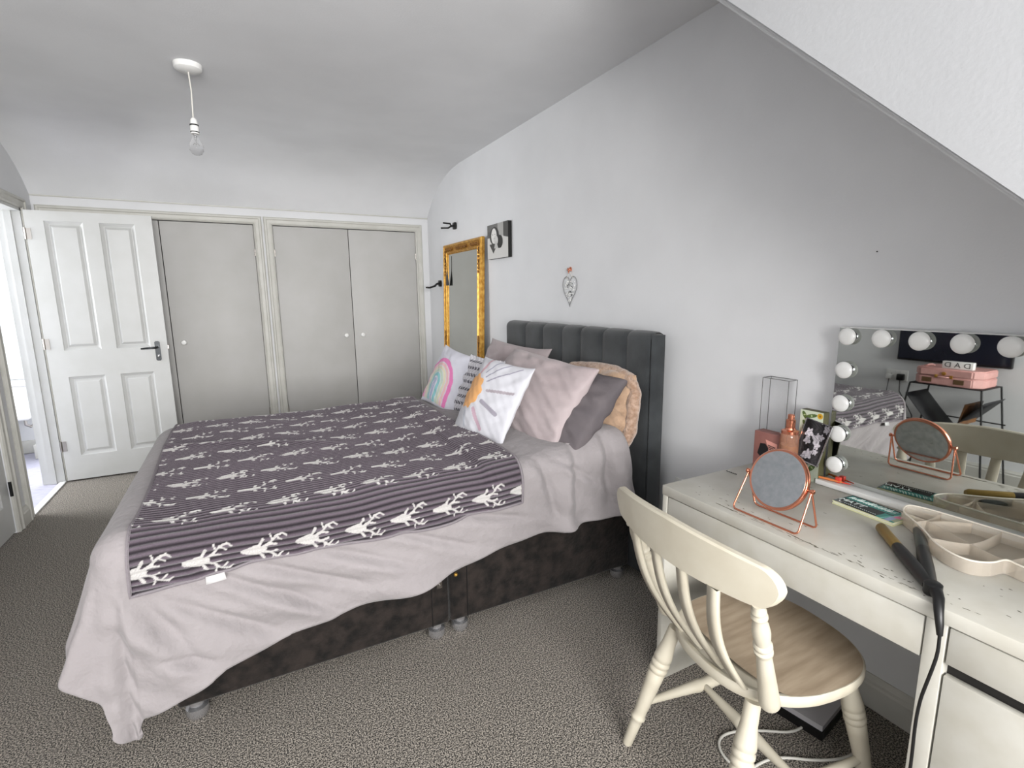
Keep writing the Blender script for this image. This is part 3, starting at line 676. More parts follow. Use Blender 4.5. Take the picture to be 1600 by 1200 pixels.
# pink carton
pk = thing('carton', 'dusky pink perfume carton with a window shape on its front', 'box', (1.685, 1.17, .75))
box('carton_body', 1.660, 1.708, 1.110, 1.212, .7505, .893, m_pinkcard, pk, bev=.001)
prism('dark_emblem', [(1.17, .79), (1.195, .81), (1.185, .85), (1.165, .852), (1.145, .83), (1.15, .80)], lambda u, v, w: (1.6598-w, u, v), .0006, m_black, pk)
prism('front_label', [(1.165, .868), (1.118, .860), (1.118, .80), (1.140, .805)], lambda u, v, w: (1.6594-w, u, v), .0006, mat('pale_pink_label', rgb(212, 150, 138), .4), pk)
bm = bmesh.new()
for j in range(3):
    for k in range(6): bbox(bm, 1.6580, 1.6588, 1.1245+k*.0052, 1.1245+k*.0052+.0036, .8435-j*.0062+(k*.0007), .8435-j*.0062+.0042+(k*.0007))
finish('label_lettering', bm, m_black, pk)
# perfume bottle
pf = thing('perfume_bottle', 'rose-gold glass perfume bottle with a copper spray cap', 'bottle', (1.665, 1.085, .75))
lathe('bottle_body', [(.024, 0), (.030, .004), (.031, .09), (.030, .15), (.026, .168), (.016, .176), (.012, .178)], (1.665, 1.078, .7505), m_pinkglass, pf, seg=32)
lathe('perfume', [(.022, .003), (.027, .007), (.028, .09), (.0275, .12), (0, .12)], (1.665, 1.078, .7505), mat('amber_perfume', rgb(206, 164, 92), .1, trans=.5), pf, seg=28)
lathe('collar', [(.028, 0), (.028, .010), (.018, .014), (.016, .02)], (1.665, 1.078, .912), m_copper, pf, seg=28)
lathe('spray_cap', [(.014, 0), (.015, .004), (.015, .030), (.011, .033), (.011, .048), (.008, .050), (0, .050)], (1.665, 1.078, .930), m_copper, pf, seg=24)
# leaf-patterned box
n = 120
vv, zz = np.meshgrid(np.linspace(0, 1, n), np.linspace(0, 1, n*2), indexing='ij')
def leaf_col(u, v):
    c = np.ones(u.shape+(3,))*C3(196, 204, 184)
    for cx, cy, an, L_, W_ in ((.18, .93, -1.1, .17, .05), (.5, .93, .25, .24, .05), (.25, .8, -.9, .2, .05), (.55, .83, -.3, .2, .045), (.3, .6, .7, .22, .06), (.7, .5, -.6, .22, .06), (.3, .3, .2, .22, .06), (.7, .2, .9, .22, .06)):
        dx = (u-cx); dy = (v-cy)*3; ca, sa = math.cos(an), math.sin(an); p = dx*ca+dy*sa; q = -dx*sa+dy*ca
        c[(p/L_)**2+(q/W_/1.6)**2 < 1] = C3(84, 104, 58)
        c[(p/L_)**2+(q/W_/1.6*.2)**2 < .02] = C3(160, 176, 130)
    c[np.hypot((u-.86), (v-.945)*3) < .12] = C3(204, 160, 42)
    c[np.hypot((u-.86), (v-.945)*3) < .05] = C3(150, 104, 30)
    c[(v < .78) & (u > .12)] *= .55
    return c
lf = thing('gift_box', 'pale green box patterned with leaves and a lemon beside the vanity mirror', 'box', (1.72, 1.02, .75))
box('box_body', 1.7000, 1.732, .988, 1.068, .7505, .997, mat('dark_olive_card', rgb(84, 82, 54), .6), lf, bev=.001)
Pg = np.stack([np.full(vv.shape, 1.6994), 1.068-vv*.080, .7505+zz*.2465], -1)
grid_obj('printed_front', Pg, m_glossp, lf, C=leaf_col(vv, zz), smooth=False)
# framed black-and-white photo leaning on it
def bw_col(u, v):
    g = .03+.02*np.sin(9*u+4*v)
    rr_ = np.random.default_rng(4)
    for cx, cy, r_, val in ((.28, .68, .14, .75), (.30, .5, .12, .42), (.62, .60, .16, .52), (.7, .45, .11, .75), (.75, .66, .10, .35), (.5, .2, .15, .5), (.72, .30, .09, .68), (.35, .12, .08, .35), (.85, .88, .12, .25)):
        a = r_*(1+.25*np.sin(5*np.arctan2(v-cy, u-cx)+cx*9)); g = np.where(np.hypot(u-cx, (v-cy)*1.4) < a, val, g)
    g = g*(.75+.25*np.sin(38*u+5*np.sin(21*v))*np.sin(33*v))
    c = g[..., None]*np.array([1, .94, 1.02]); return c
fr = thing('photo_frame', 'small tilted black-and-white photograph in a thin silver frame', 'picture', (1.68, 1.0, .80))
fa = math.radians(-11); O_ = Vector((1.690, 1.012, .893)); UA = Vector((.06, -math.cos(fa), math.sin(fa)*1.0)).normalized(); VA = Vector((.13, -math.sin(fa)*-1.0*0-.05, .97)); VA = (VA-UA*VA.dot(UA)).normalized(); NA = UA.cross(VA)
if NA.x > 0: NA = -NA
PT = lambda u, v, w: O_+UA*u+VA*v+NA*w
bm = bmesh.new(); fw_, fh = .044, .074
def pbox(bm, u0, u1, v0, v1, w0, w1):
    q = [bm.verts.new(PT(u, v, w_)) for w_ in (w0, w1) for (u, v) in ((u0, v0), (u1, v0), (u1, v1), (u0, v1))]
    for f in ((0, 1, 2, 3), (7, 6, 5, 4), (0, 4, 5, 1), (1, 5, 6, 2), (2, 6, 7, 3), (3, 7, 4, 0)): bm.faces.new([q[i] for i in f])
for a in ((-fw_, fw_, fh-.003, fh), (-fw_, fw_, -fh, -fh+.003), (-fw_, -fw_+.003, -fh, fh), (fw_-.003, fw_, -fh, fh)): pbox(bm, *a, -.002, .004)
finish('frame', bm, m_chrome, fr)
uu, v2 = np.meshgrid(np.linspace(0, 1, 90), np.linspace(0, 1, 140), indexing='ij')
Pp = np.array([[tuple(PT(-fw_+2*fw_*a, -fh+2*fh*b_, .001)) for b_ in np.linspace(0, 1, 140)] for a in np.linspace(0, 1, 90)])
grid_obj('photograph', Pp, m_glossp, fr, C=bw_col(uu, v2), smooth=False)
bm = bmesh.new(); pbox(bm, -fw_+.002, fw_-.002, -fh+.002, fh-.002, -.003, .0); finish('backing', bm, m_black, fr)
bm = bmesh.new()
pbox(bm, -.004, .004, -fh-.062, -fh*.2, -.016, -.0035); finish('strut', bm, m_black, fr)

# brush, sharpener, hair grip ---------------------------------------
tg = thing('makeup_brush', 'orange-handled brush lying on the vanity mirror base', 'brush', (1.712, .965, .77))
tube('handle', [(1.704, 1.004, .7725), (1.712, .965, .7725), (1.721, .918, .7725)], [.003, .0045, .003], m_orange, tg, seg=10)
tube('tip', [(1.721, .918, .7725), (1.726, .895, .7725)], [.003, .0015], m_red, tg, seg=10)
sh = tag(box('pencil_sharpener', 1.716, 1.731, .925, .941, .7675, .786, m_red, bev=.002), 'tiny coral-red sharpener at the left foot of the vanity mirror', 'sharpener')
pts = []
for i in range(20): pts.append((1.530+.003*math.sin(i*1.6), 1.222-.0024*i, .7525+.001*abs(math.sin(i*1.6))))
tag(tube('hair_grip', pts, .0011, m_blackm, seg=6), 'small dark wavy hair grip at the far left corner of the desk', 'hair grip')

# lash booklet --------------------------------------------------------
bk = thing('booklet', 'thin teal and black cosmetics booklet with white script on the desk', 'booklet', (1.61, .77, .75))
ang = math.radians(-93)  # long axis towards -y, slightly skewed
BO = Vector((1.6115, .770, .7505)); bu = Vector((-.10, -.995, 0)).normalized(); bv = Vector((.995, -.10, 0)).normalized()
BT = lambda u, v, w: BO+bu*u+bv*v+Vector((0, 0, w))
BL, BW = .178, .094
def slab(name, w0, w1, m, ins=0):
    bm = bmesh.new(); bprism(bm, [(-BL/2+ins, -BW/2+ins), (BL/2-ins, -BW/2+ins), (BL/2-ins, BW/2-ins), (-BL/2+ins, BW/2-ins)], lambda u, v, w: BT(u, v, w0+w), w1-w0); return finish(name, bm, m, bk)
m_cream = mat('cream_card', rgb(214, 214, 172), .6)
slab('lower_leaf', 0, .004, m_cream); slab('inner_pages', .0042, .008, mat('white_page', rgb(226, 226, 214), .6), .002)
slab('cover', .0082, .0112, m_cream)
def bk_col(u, v):
    c = np.ones(u.shape+(3,))*C3(52, 128, 118)
    c[(v < .5) & (u < .72)] = C3(16, 18, 20); c[(v > .5) & (v < .56)] = C3(20, 52, 52)
    c[(v > .92)] = C3(20, 40, 40); c[(u < .03)] = C3(24, 60, 58)
    c[(u > .86) & (v > .1)] = C3(150, 160, 128); c[(u > .84) & (u < .93) & (v < .42)] = C3(150, 160, 190)
    c[np.hypot((u-.91)*1.9, v-.52) < .11] = C3(214, 120, 150)
    c[(np.abs(u-.79-.12*v) < .012)] = C3(120, 190, 180)
    return c
uu, v2 = np.meshgrid(np.linspace(0, 1, 130), np.linspace(0, 1, 70), indexing='ij')
Pp = np.stack([BO.x+bu.x*(uu-.5)*BL+bv.x*(v2-.5)*BW, BO.y+bu.y*(uu-.5)*BL+bv.y*(v2-.5)*BW, np.full(uu.shape, BO.z+.0114)], -1)
grid_obj('cover_print', Pp, m_glossp, bk, C=bk_col(uu, v2), smooth=False)
m_ink = mat('white_ink', rgb(222, 232, 228), .5)
def tmtx(u, v, w, s=1., shear=0.):
    R3 = Matrix((bu, bv, Vector((0, 0, 1)))).transposed().to_4x4(); R3.translation = BT(u, v, w)
    return R3 @ Matrix(((s, shear, 0, 0), (0, 1, 0, 0), (0, 0, 1, 0), (0, 0, 0, 1)))
text_poly('lettering', 'MATT', .026, m_ink, bk, tmtx(-.050, -.012, .0122, 1.1, .25), .0003)
bm = bmesh.new()   # illegible slanted white script along the top
x = -.080
while x < .050:
    h_ = random.uniform(.012, .024); pts_ = [BT(x, .016, .0118), BT(x+h_*.5, .016+h_, .0118)]
    btube(bm, pts_, .0009, 5); btube(bm, [BT(x, .018, .0118), BT(x+.008, .016+h_*.4, .0118)], .0007, 5); x += random.uniform(.006, .011)
for k in range(16): btube(bm, [BT(-.06+k*.006, -.034, .0118), BT(-.057+k*.006, -.034, .0118)], .0006, 5)
finish('script_lettering', bm, m_ink, bk)['kind'] = 'stuff'

# hair straighteners ---------------------------------------------------
hs = thing('hair_straighteners', 'black hair straighteners lying open with golden plates, tail over the desk edge', 'hair straighteners', (1.35, .58, .75))
H = Vector((1.272, .478, .768)); A_ = Vector((1.490, .686, .766)); B_ = Vector((1.556, .625, .766))
def arm(name, P, Q, r0, m, plate, side):
    d = (Q-P); nrm_ = Vector((-d.y, d.x, 0)).normalized(); L_ = d.length; bm = bmesh.new()
    sect = [(0, .014, .014), (.25, .0155, .015), (.5, .015, .014), (.62, .0125, .013), (.97, .012, .012), (1.0, .008, .008)]
    rings = []
    for t, wy, wz in sect:
        c0 = P+d*t; rings.append([bm.verts.new(c0+nrm_*wy*math.cos(2*PI*k/16)+Vector((0, 0, 1))*wz*math.sin(2*PI*k/16)) for k in range(16)])
    for a, b_ in zip(rings, rings[1:]):
        for k in range(16): bm.faces.new((a[k], a[(k+1) % 16], b_[(k+1) % 16], b_[k]))
    bm.faces.new(rings[0]); bm.faces.new(rings[-1])
    body = finish(name, bm, m, hs, True)
    bm = bmesh.new(); rings = []
    for t, s_ in ((.60, 1.04), (.62, 1.06), (.98, 1.06), (1.005, .75)):
        wy, wz = (.0125, .0128)
        c0 = P+d*t; rings.append([bm.verts.new(c0+nrm_*wy*s_*math.cos(2*PI*k/16)+Vector((0, 0, 1))*wz*s_*math.sin(2*PI*k/16)) for k in range(16)])
    for a, b_ in zip(rings, rings[1:]):
        for k in range(16): bm.faces.new((a[k], a[(k+1) % 16], b_[(k+1) % 16], b_[k]))
    bm.faces.new(rings[0]); bm.faces.new(rings[-1])
    finish('heating_plate', bm, plate, body, True)
    return body
arm('arm', H, A_, .014, m_black, m_gilt, 1); arm('arm', H, B_, .014, m_black, mat('grey_plate', rgb(70, 74, 72), .3, .4), -1)
lathe('hinge', [(.015, -.014), (.017, -.010), (.017, .010), (.012, .014), (0, .014)], (1.266, .470, .7675), m_black, hs, seg=24)
tube('tail_boot', [(1.262, .464, .768), (1.240, .448, .763), (1.221, .438, .746), (1.214, .431, .722), (1.213, .428, .700)], [.013, .0105, .009, .0075, .0055], m_black, hs, seg=14)
cab = [(1.213, .428, .702), (1.211, .426, .66), (1.206, .430, .62), (1.205, .436, .58), (1.205, .442, .54), (1.204, .444, .48), (1.203, .441, .40), (1.200, .440, .30), (1.196, .442, .18), (1.19, .45, .06), (1.18, .47, .006), (1.12, .52, .005), (1.05, .50, .005)]
for _ in range(2):
    q = [cab[0]]
    for a, b_ in zip(cab, cab[1:]): q += [tuple(a[k]*.75+b_[k]*.25 for k in range(3)), tuple(a[k]*.25+b_[k]*.75 for k in range(3))]
    cab = q+[cab[-1]]
tube('power_cable', cab, .0034, m_black, hs, seg=8)

# curved compartment tray ----------------------------------------------
tr = thing('makeup_tray', 'cream translucent make-up tray with curved compartments beside the straighteners', 'tray', (1.56, .53, .75))
out = [(1.655, .705), (1.60, .688), (1.560, .640), (1.515, .595), (1.465, .555), (1.438, .515), (1.430, .480), (1.440, .458), (1.470, .440), (1.498, .437), (1.512, .430), (1.500, .405), (1.497, .370), (1.515, .330), (1.550, .300), (1.60, .29), (1.66, .30), (1.683, .36), (1.686, .5), (1.684, .64), (1.675, .69)]
def chaikin(p, it=2, closed=True):
    for _ in range(it):
        q = []; n = len(p)
        for i in range(n if closed else n-1):
            a, b_ = p[i], p[(i+1) % n]; q += [(a[0]*.75+b_[0]*.25, a[1]*.75+b_[1]*.25), (a[0]*.25+b_[0]*.75, a[1]*.25+b_[1]*.75)]
        if not closed: q = [p[0]]+q+[p[-1]]
        p = q
    return p
def wall_loop(name, pl, z0, z1, t, m, parent, closed=True):
    bm = bmesh.new(); n = len(pl); R_ = []
    for i in range(n):
        a = Vector(pl[(i-1) % n] if closed or i > 0 else pl[i]); b_ = Vector(pl[(i+1) % n] if closed or i < n-1 else pl[i]); d = (b_-a).normalized(); nn = Vector((-d.y, d.x))
        p = Vector(pl[i]); i0 = p+nn*t/2; o0 = p-nn*t/2
        R_.append([bm.verts.new((o0.x, o0.y, z0)), bm.verts.new((o0.x, o0.y, z1)), bm.verts.new((i0.x, i0.y, z1)), bm.verts.new((i0.x, i0.y, z0))])
    for i in range(n if closed else n-1):
        a, b_ = R_[i], R_[(i+1) % n]
        for k in range(4): bm.faces.new((a[k], a[(k+1) % 4], b_[(k+1) % 4], b_[k]))
    if not closed: bm.faces.new(R_[0]); bm.faces.new(R_[-1])
    return finish(name, bm, m, parent, True, ang=.6)
oc = chaikin(out)
prism('tray_floor', oc, lambda u, v, w: (u, v, .7506+w), .002, m_clearpl, tr)
wall_loop('tray_wall', oc, .7526, .786, .0022, m_clearpl, tr)
lip = [(p[0], p[1]) for p in oc]
tube('rim', [(p[0], p[1], .7865) for p in oc], .0021, mat('pale_rim', rgb(232, 226, 212), .3), tr, seg=6, closed=True)
for pl in ([(1.605, .690), (1.60, .62), (1.555, .54), (1.52, .47), (1.512, .432)], [(1.560, .640), (1.600, .625), (1.684, .630)], [(1.490, .575), (1.530, .510), (1.580, .500), (1.684, .500)],
           [(1.600, .620), (1.640, .60), (1.684, .56)], [(1.512, .430), (1.58, .415), (1.684, .40)]):
    wall_loop('divider', chaikin(pl, 2, False), .7526, .783, .0018, m_clearpl, tr, False)
# fluffy powder brush resting in the tray
pb = thing('powder_brush', 'fluffy dark powder brush lying in the tray at the picture edge', 'brush', (1.60, .44, .79))
lathe('bristles', [(.006, 0), (.014, .010), (.021, .025), (.020, .035), (.010, .043), (0, .045)], (1.625, .382, .790), mat('dark_bristles', rgb(48, 36, 34), .9, col2=rgb(80, 62, 58), nscale=300, bump=.8, bscale=500), pb, axis=(-.4, .9, .03), seg=24)
lathe('ferrule', [(.0075, 0), (.0065, -.03), (.005, -.034)], (1.625, .382, .790), m_copper, pb, axis=(-.4, .9, .03), seg=16)
lathe('handle', [(.005, -.034), (.007, -.06), (.004, -.13), (0, -.134)], (1.625, .382, .790), m_black, pb, axis=(-.4, .9, .03), seg=16)

# ================================================================== CHAIR
TH = math.radians(-8); CO = Vector((1.21, .825, 0))
def CL(x, y, z): return Vector((CO.x+x*math.cos(TH)-y*math.sin(TH), CO.y+x*math.sin(TH)+y*math.cos(TH), z))
ch = thing('wooden_chair', 'cream painted farmhouse chair with slatted back and bare worn seat, pulled up to the desk', 'chair', tuple(CO))
# saddle seat
def seat_outline(n=64):
    pts = []
    for i in range(n):
        t = 2*PI*i/n; c, s = math.cos(t), math.sin(t)
        x = .225*math.copysign(abs(c)**.72, c); wy = .222-.020*sm((-x)/.22)
        y = wy*math.copysign(abs(s)**.78, s); pts.append((x+.015, y))
    return pts
so_ = seat_outline()
bm = bmesh.new(); rings = []
for sc_, z in ((.90, .409), (.985, .411), (1.0, .420), (1.0, .436), (.985, .4405), (.94, .4400), (.88, .428)):
    rings.append([bm.verts.new(CL(.015+(p[0]-.015)*sc_, p[1]*sc_, z)) for p in so_])
for a, b_ in zip(rings, rings[1:]):
    for k in range(64): bm.faces.new((a[k], a[(k+1) % 64], b_[(k+1) % 64], b_[k]))
bm.faces.new(rings[0]); bm.faces.new(rings[-1])
seat = finish('seat', bm, m_chair, ch, True)
bm = bmesh.new(); rings = []
for sc_ in (.975, .9, .8, .65, .5, .3, .12, 0):
    ring_ = []
    for p in so_:
        x, y = .015+(p[0]-.015)*sc_, p[1]*sc_
        if x < -.10: x = -.10-(-.10-x)*.35 if sc_ > .5 else x
        dip = -.006*(1-sc_)*(1 if x < .1 else .4)
        ring_.append(bm.verts.new(CL(x, y, .4412+dip)))
    rings.append(ring_)
for a, b_ in zip(rings, rings[1:]):
    for k in range(64): bm.faces.new((a[k], a[(k+1) % 64], b_[(k+1) % 64], b_[k]))
bmesh.ops.remove_doubles(bm, verts=bm.verts, dist=1e-5)
wt = finish('seat_top', bm, m_seat, seat, True); wt['label'] = 'bare worn brown wood on top of the seat'
def turned(name, P, Q, prof, m, parent, seg=20):
    d = Q-P; L_ = d.length; return lathe(name, [(r_, t*L_) for r_, t in prof], P, m, parent, axis=d, seg=seg, ang=.9)
legp = [(.0125, 0), (.015, .015), (.0175, .20), (.0180, .225), (.0225, .238), (.0225, .252), (.0185, .265), (.0195, .30), (.0245, .56), (.0255, .625), (.0225, .632), (.0225, .640), (.0275, .650), (.0275, .672), (.0235, .680), (.0235, .688), (.0275, .698), (.0275, .720), (.0235, .728), (.0235, .736), (.0270, .746), (.0265, .77), (.0205, .87), (.0190, 1.0)]
feet = [((-.285, .205), (-.165, .150)), ((-.285, -.205), (-.165, -.150)), ((.235, .20), (.145, .155)), ((.235, -.20), (.145, -.155))]
for f, t in feet: turned('leg', CL(f[0], f[1], .001), CL(t[0], t[1], .412), legp, m_chair, ch)
def along(i, h):
    f, t = feet[i]; return CL(f[0]+(t[0]-f[0])*h/.41, f[1]+(t[1]-f[1])*h/.41, h)
strp = [(.010, 0), (.011, .1), (.015, .3), (.018, .42), (.0205, .45), (.018, .48), (.018, .52), (.0205, .55), (.018, .58), (.015, .7), (.011, .9), (.010, 1)]
turned('stretcher', along(1, .15), along(3, .15), strp, m_chair, ch); turned('stretcher', along(0, .15), along(2, .15), strp, m_chair, ch)
mid1 = (along(1, .15)+along(3, .15))/2; mid2 = (along(0, .15)+along(2, .15))/2
turned('stretcher', mid1, mid2, strp, m_chair, ch)
# turned back posts
postp = [(.021, 0), (.024, .02), (.0235, .08), (.020, .30), (.0165, .52), (.0160, .54), (.0205, .555), (.0205, .575), (.0160, .585), (.0160, .595), (.0205, .61), (.0205, .63), (.0155, .645), (.0180, .69), (.0195, .75), (.0170, .82), (.0125, .865), (.0125, .872), (.0175, .885), (.0175, .900), (.0125, .912), (.0125, .920), (.0160, .932), (.0160, .945), (.0120, .958), (.0125, 1.0)]
for s in (-1, 1): turned('back_post', CL(-.160, .193*s, .438), CL(-.280, .247*s, .760), postp, m_chair, ch)
# four curved slats
for yb in (-.118, -.040, .040, .118):
    n = 14; P_ = np.zeros((4, n+1, 3)); yt_ = yb*1.32
    for j in range(n+1):
        t = j/n; bow = math.sin(t*PI); xm = -.178+(-.300+.178)*t - (.030*bow) - .035*t*(1-(yt_/.27)**2)*.6; ym = yb+(yt_-yb)*t; z = .438+.315*t
        wd_ = .0185+.003*math.cos(t*PI)
        for k, (sy, sx) in enumerate(((-1, -1), (1, -1), (1, 1), (-1, 1))): P_[k, j] = CL(xm+sx*.0055, ym+sy*wd_, z)
    o = grid_obj('slat', P_, m_chair, ch, smooth=False, closed_u=True)
# crest rail: bowed board with rounded ears
n = 72; bm = bmesh.new(); rings = []
for j in range(n+1):
    s = math.sin(-PI/2+PI*j/n); y = .288*s-.003; xc = -.322+.052*s*s+.010*s*-1; e_ = max(0, abs(s)-.86)/.14
    zb_ = .744+.012*s*s; zt_ = .862-.016*s*s-.012*max(s, 0)
    mid = (zb_+zt_)/2; hh = (zt_-zb_)/2; k_ = math.sqrt(max(0.0, 1-e_**2.2)); k_ = max(k_, .12)
    zb2 = mid+.012*e_ - hh*k_; zt2 = mid+.012*e_*0 + hh*max(k_, .12)
    th_ = .0115
    ring_ = []
    for (dx, dz) in ((-1, -.94), (-.6, -1), (.6, -1), (1, -.94), (1, .92), (.55, 1), (-.55, 1), (-1, .92)):
        z = (zb2+zt2)/2+dz*(zt2-zb2)/2; ring_.append(bm.verts.new(CL(xc+dx*th_-.10*(z-.745)*.6, y, z)))
    rings.append(ring_)
for a, b_ in zip(rings, rings[1:]):
    for k in range(8): bm.faces.new((a[k], a[(k+1) % 8], b_[(k+1) % 8], b_[k]))
bm.faces.new(rings[0]); bm.faces.new(rings[-1])
finish('crest_rail', bm, m_chair, ch, True, ang=.5)

# under the desk: flat grey box and white cable
bx_ = thing('storage_box', 'flat pale grey box with a dark base on the carpet under the desk', 'box', (1.60, .88, 0))
Tz = lambda u, v, w: (1.50+u*.985-v*.17+.0, .80+u*.17+v*.985-.02, w)
prism('lower_tray', [(0, 0), (.22, 0), (.22, .26), (0, .26)], lambda u, v, w: Tz(u, v, .001+w), .03, m_black, bx_)
prism('grey_lid', [(.003, .003), (.217, .003), (.217, .257), (.003, .257)], lambda u, v, w: Tz(u, v, .0315+w), .018, mat('pale_grey_lid', rgb(176, 174, 178), .5), bx_)
pts = [(1.70, .95, .006), (1.58, .86, .006), (1.46, .83, .0055), (1.36, .90, .0055), (1.26, .945, .0055), (1.20, .93, .0055), (1.175, .87, .0055), (1.20, .82, .0055), (1.28, .82, .0055), (1.34, .80, .0055), (1.42, .74, .0055), (1.52, .70, .006), (1.62, .72, .006), (1.72, .78, .006)]
pc_ = chaikin([(p[0], p[1]) for p in pts], 3, False)
tag(tube('cable', [(p[0], p[1], .0055) for p in pc_], .0042, m_cord, seg=8), 'white cable looped on the carpet beneath the wooden chair', 'cable')

# ================================================================== WALL THINGS
# gilt mirror leaning in the corner
gm = thing('floor_mirror', 'tall gold ornate framed mirror leaning on the right wall behind the bed', 'mirror', (1.65, 4.30, 0))
GO = Vector((1.705, 4.235, .012)); GU = Vector((0, -1, 0)); GV = Vector((.045, 0, 1.86)).normalized(); GN = Vector((-GV.z, 0, GV.x))
GT = lambda u, v, w: GO+GU*u+GV*v+GN*w
gw, gh = .43, 1.850
gp = [(0, -.018), (0, .006), (.008, .016), (.020, .018), (.030, .009), (.054, .005), (.066, .010), (.074, .014), (.083, .008), (.090, .000), (.090, -.012)]
bm = bmesh.new(); rings = []
for su, v0, sv in ((-1, 0, 1), (1, 0, 1), (1, gh, -1), (-1, gh, -1)):
    rings.append([bm.verts.new(GT(su*(gw-q), v0+sv*q, d)) for q, d in gp])
for i in range(4):
    a, b_ = rings[i], rings[(i+1) % 4]
    for k in range(len(gp)-1): bm.faces.new((a[k], a[k+1], b_[k+1], b_[k]))
finish('gilt_frame', bm, m_gold, gm, False)
bm = bmesh.new(); bprism(bm, [(-gw+.086, .086), (gw-.086, .086), (gw-.086, gh-.086), (-gw+.086, gh-.086)], lambda u, v, w: GT(u, v, -.004+w), .003); finish('mirror_glass', bm, m_mirror, gm)
bm = bmesh.new(); bprism(bm, [(-gw+.01, .01), (gw-.01, .01), (gw-.01, gh-.01), (-gw+.01, gh-.01)], lambda u, v, w: GT(u, v, -.024+w), .012); finish('backing_board', bm, m_dark, gm)
# carved ornament: corner and mid-rail scrolls
for (cu, cv, horiz, L_) in ((-gw+.05, gh-.05, 0, 0), (gw-.05, gh-.05, 0, 0), (-gw+.05, .05, 0, 0), (gw-.05, .05, 0, 0), (0, gh-.05, 1, 0), (-gw+.05, gh/2, 2, 0), (gw-.05, gh/2, 2, 0)):
    bm = bmesh.new()
    for k in range(16):
        if horiz == 0:
            t = k-7.5; sgu = 1 if cu < 0 else -1; sgv = 1 if cv < gh/2 else -1
            du, dv = (max(t, 0)*.022*sgu, max(-t, 0)*.030*sgv)
        elif horiz == 1: du, dv = (k-7.5)*.016, 0
        else: du, dv = 0, (k-7.5)*.016
        g = bmesh.ops.create_icosphere(bm, subdivisions=1, radius=.017-.0009*abs(k-7.5))
        j1, j2 = random.uniform(-.008, .008), random.uniform(-.008, .008)
        bmesh.ops.scale(bm, vec=(.6, 1, .8), verts=g['verts'])
        bmesh.ops.translate(bm, vec=GT(cu+du+j1, cv+dv+j2, .008), verts=g['verts'])
        pth = [GT(cu+du+.012*math.cos(a)*(1-a/8), cv+dv+.016*math.sin(a)*(1-a/8), .016) for a in np.linspace(0, 5.5, 9)]
        btube(bm, pth, .0035, 5)
    finish('carved_scroll', bm, m_goldd, gm, True)
# dark feather/tassel hanging on the mirror's top left
ta = thing('tassel', 'small dark tassel hanging over the top left of the gold mirror', 'tassel', tuple(GT(-gw+.11, gh-.12, .03)))
tube('loop', [GT(-gw+.100, gh-.10, .030), GT(-gw+.112, gh-.17, .026), GT(-gw+.118, gh-.24, .022)], .003, m_black, ta, seg=6)
for k in range(7): tube('strand', [GT(-gw+.118, gh-.24, .022), GT(-gw+.118+(k-3)*.006, gh-.31, .020), GT(-gw+.120+(k-3)*.012, gh-.37, .016)], [.004, .005, .002], mat('grey_feather', rgb(70, 70, 70), .8) if k == 0 else bpy.data.materials['grey_feather'], ta, seg=6)

# canvas portrait
cv = thing('canvas_picture', 'small black-and-white portrait canvas on the wall above the gold mirror corner', 'picture', (1.775, 3.555, 1.795))
def port_col(u, v):
    g = np.full(u.shape, .60)
    g = np.where((v > .62) & (u < .5-.1*np.sin(6*v)), .10, g); g = np.where((v > .80), .12+.1*u, g); g = np.where((u > .78) & (v > .55+.25*(1-u)), .07, g)
    g = np.where((u > .52) & (u < .78) & (v > .62), .38, g)
    g = np.where(np.hypot((u-.35), (v-.66)*.9) < .23, .03, g)
    g = np.where(np.hypot((u-.60)/1.0, (v-.47)*.85) < .16, .015, g)
    g = np.where(np.hypot((u-.33)/.8, (v-.66)*.75) < .165, .72, g)
    g = np.where(np.hypot((u-.42)/.9, (v-.52)*.8) < .12, .60, g)
    for ex in (.27, .38): g = np.where(np.hypot(u-ex, (v-.70)*1.8) < .022, .1, g)
    g = np.where(np.hypot((u-.35)*.6, (v-.585)*2.2) < .022, .2, g)
    g = np.where((np.abs(u-.30) < .2*(v-.15)/.28) & (v > .15) & (v < .43), .05, g)
    g = np.where((np.abs(u-.43) < .10*(.55-v)/.25) & (v > .30) & (v < .50), .5, g)
    return g[..., None]*np.array([1, .99, .96])
uu, v2 = np.meshgrid(np.linspace(0, 1, 110), np.linspace(0, 1, 90), indexing='ij')
y0_, y1_, z0_, z1_ = 3.735, 3.385, 1.675, 1.930
box('stretched_canvas', 1.760, 1.790, y1_, y0_, z0_, z1_, mat('black_canvas_edge', rgb(24, 24, 24), .8), cv, bev=.001)
grid_obj('portrait_print', np.stack([np.full(uu.shape, 1.7594), y0_+(y1_-y0_)*uu, z0_+(z1_-z0_)*v2], -1), m_flat, cv, C=port_col(uu, v2), smooth=False)

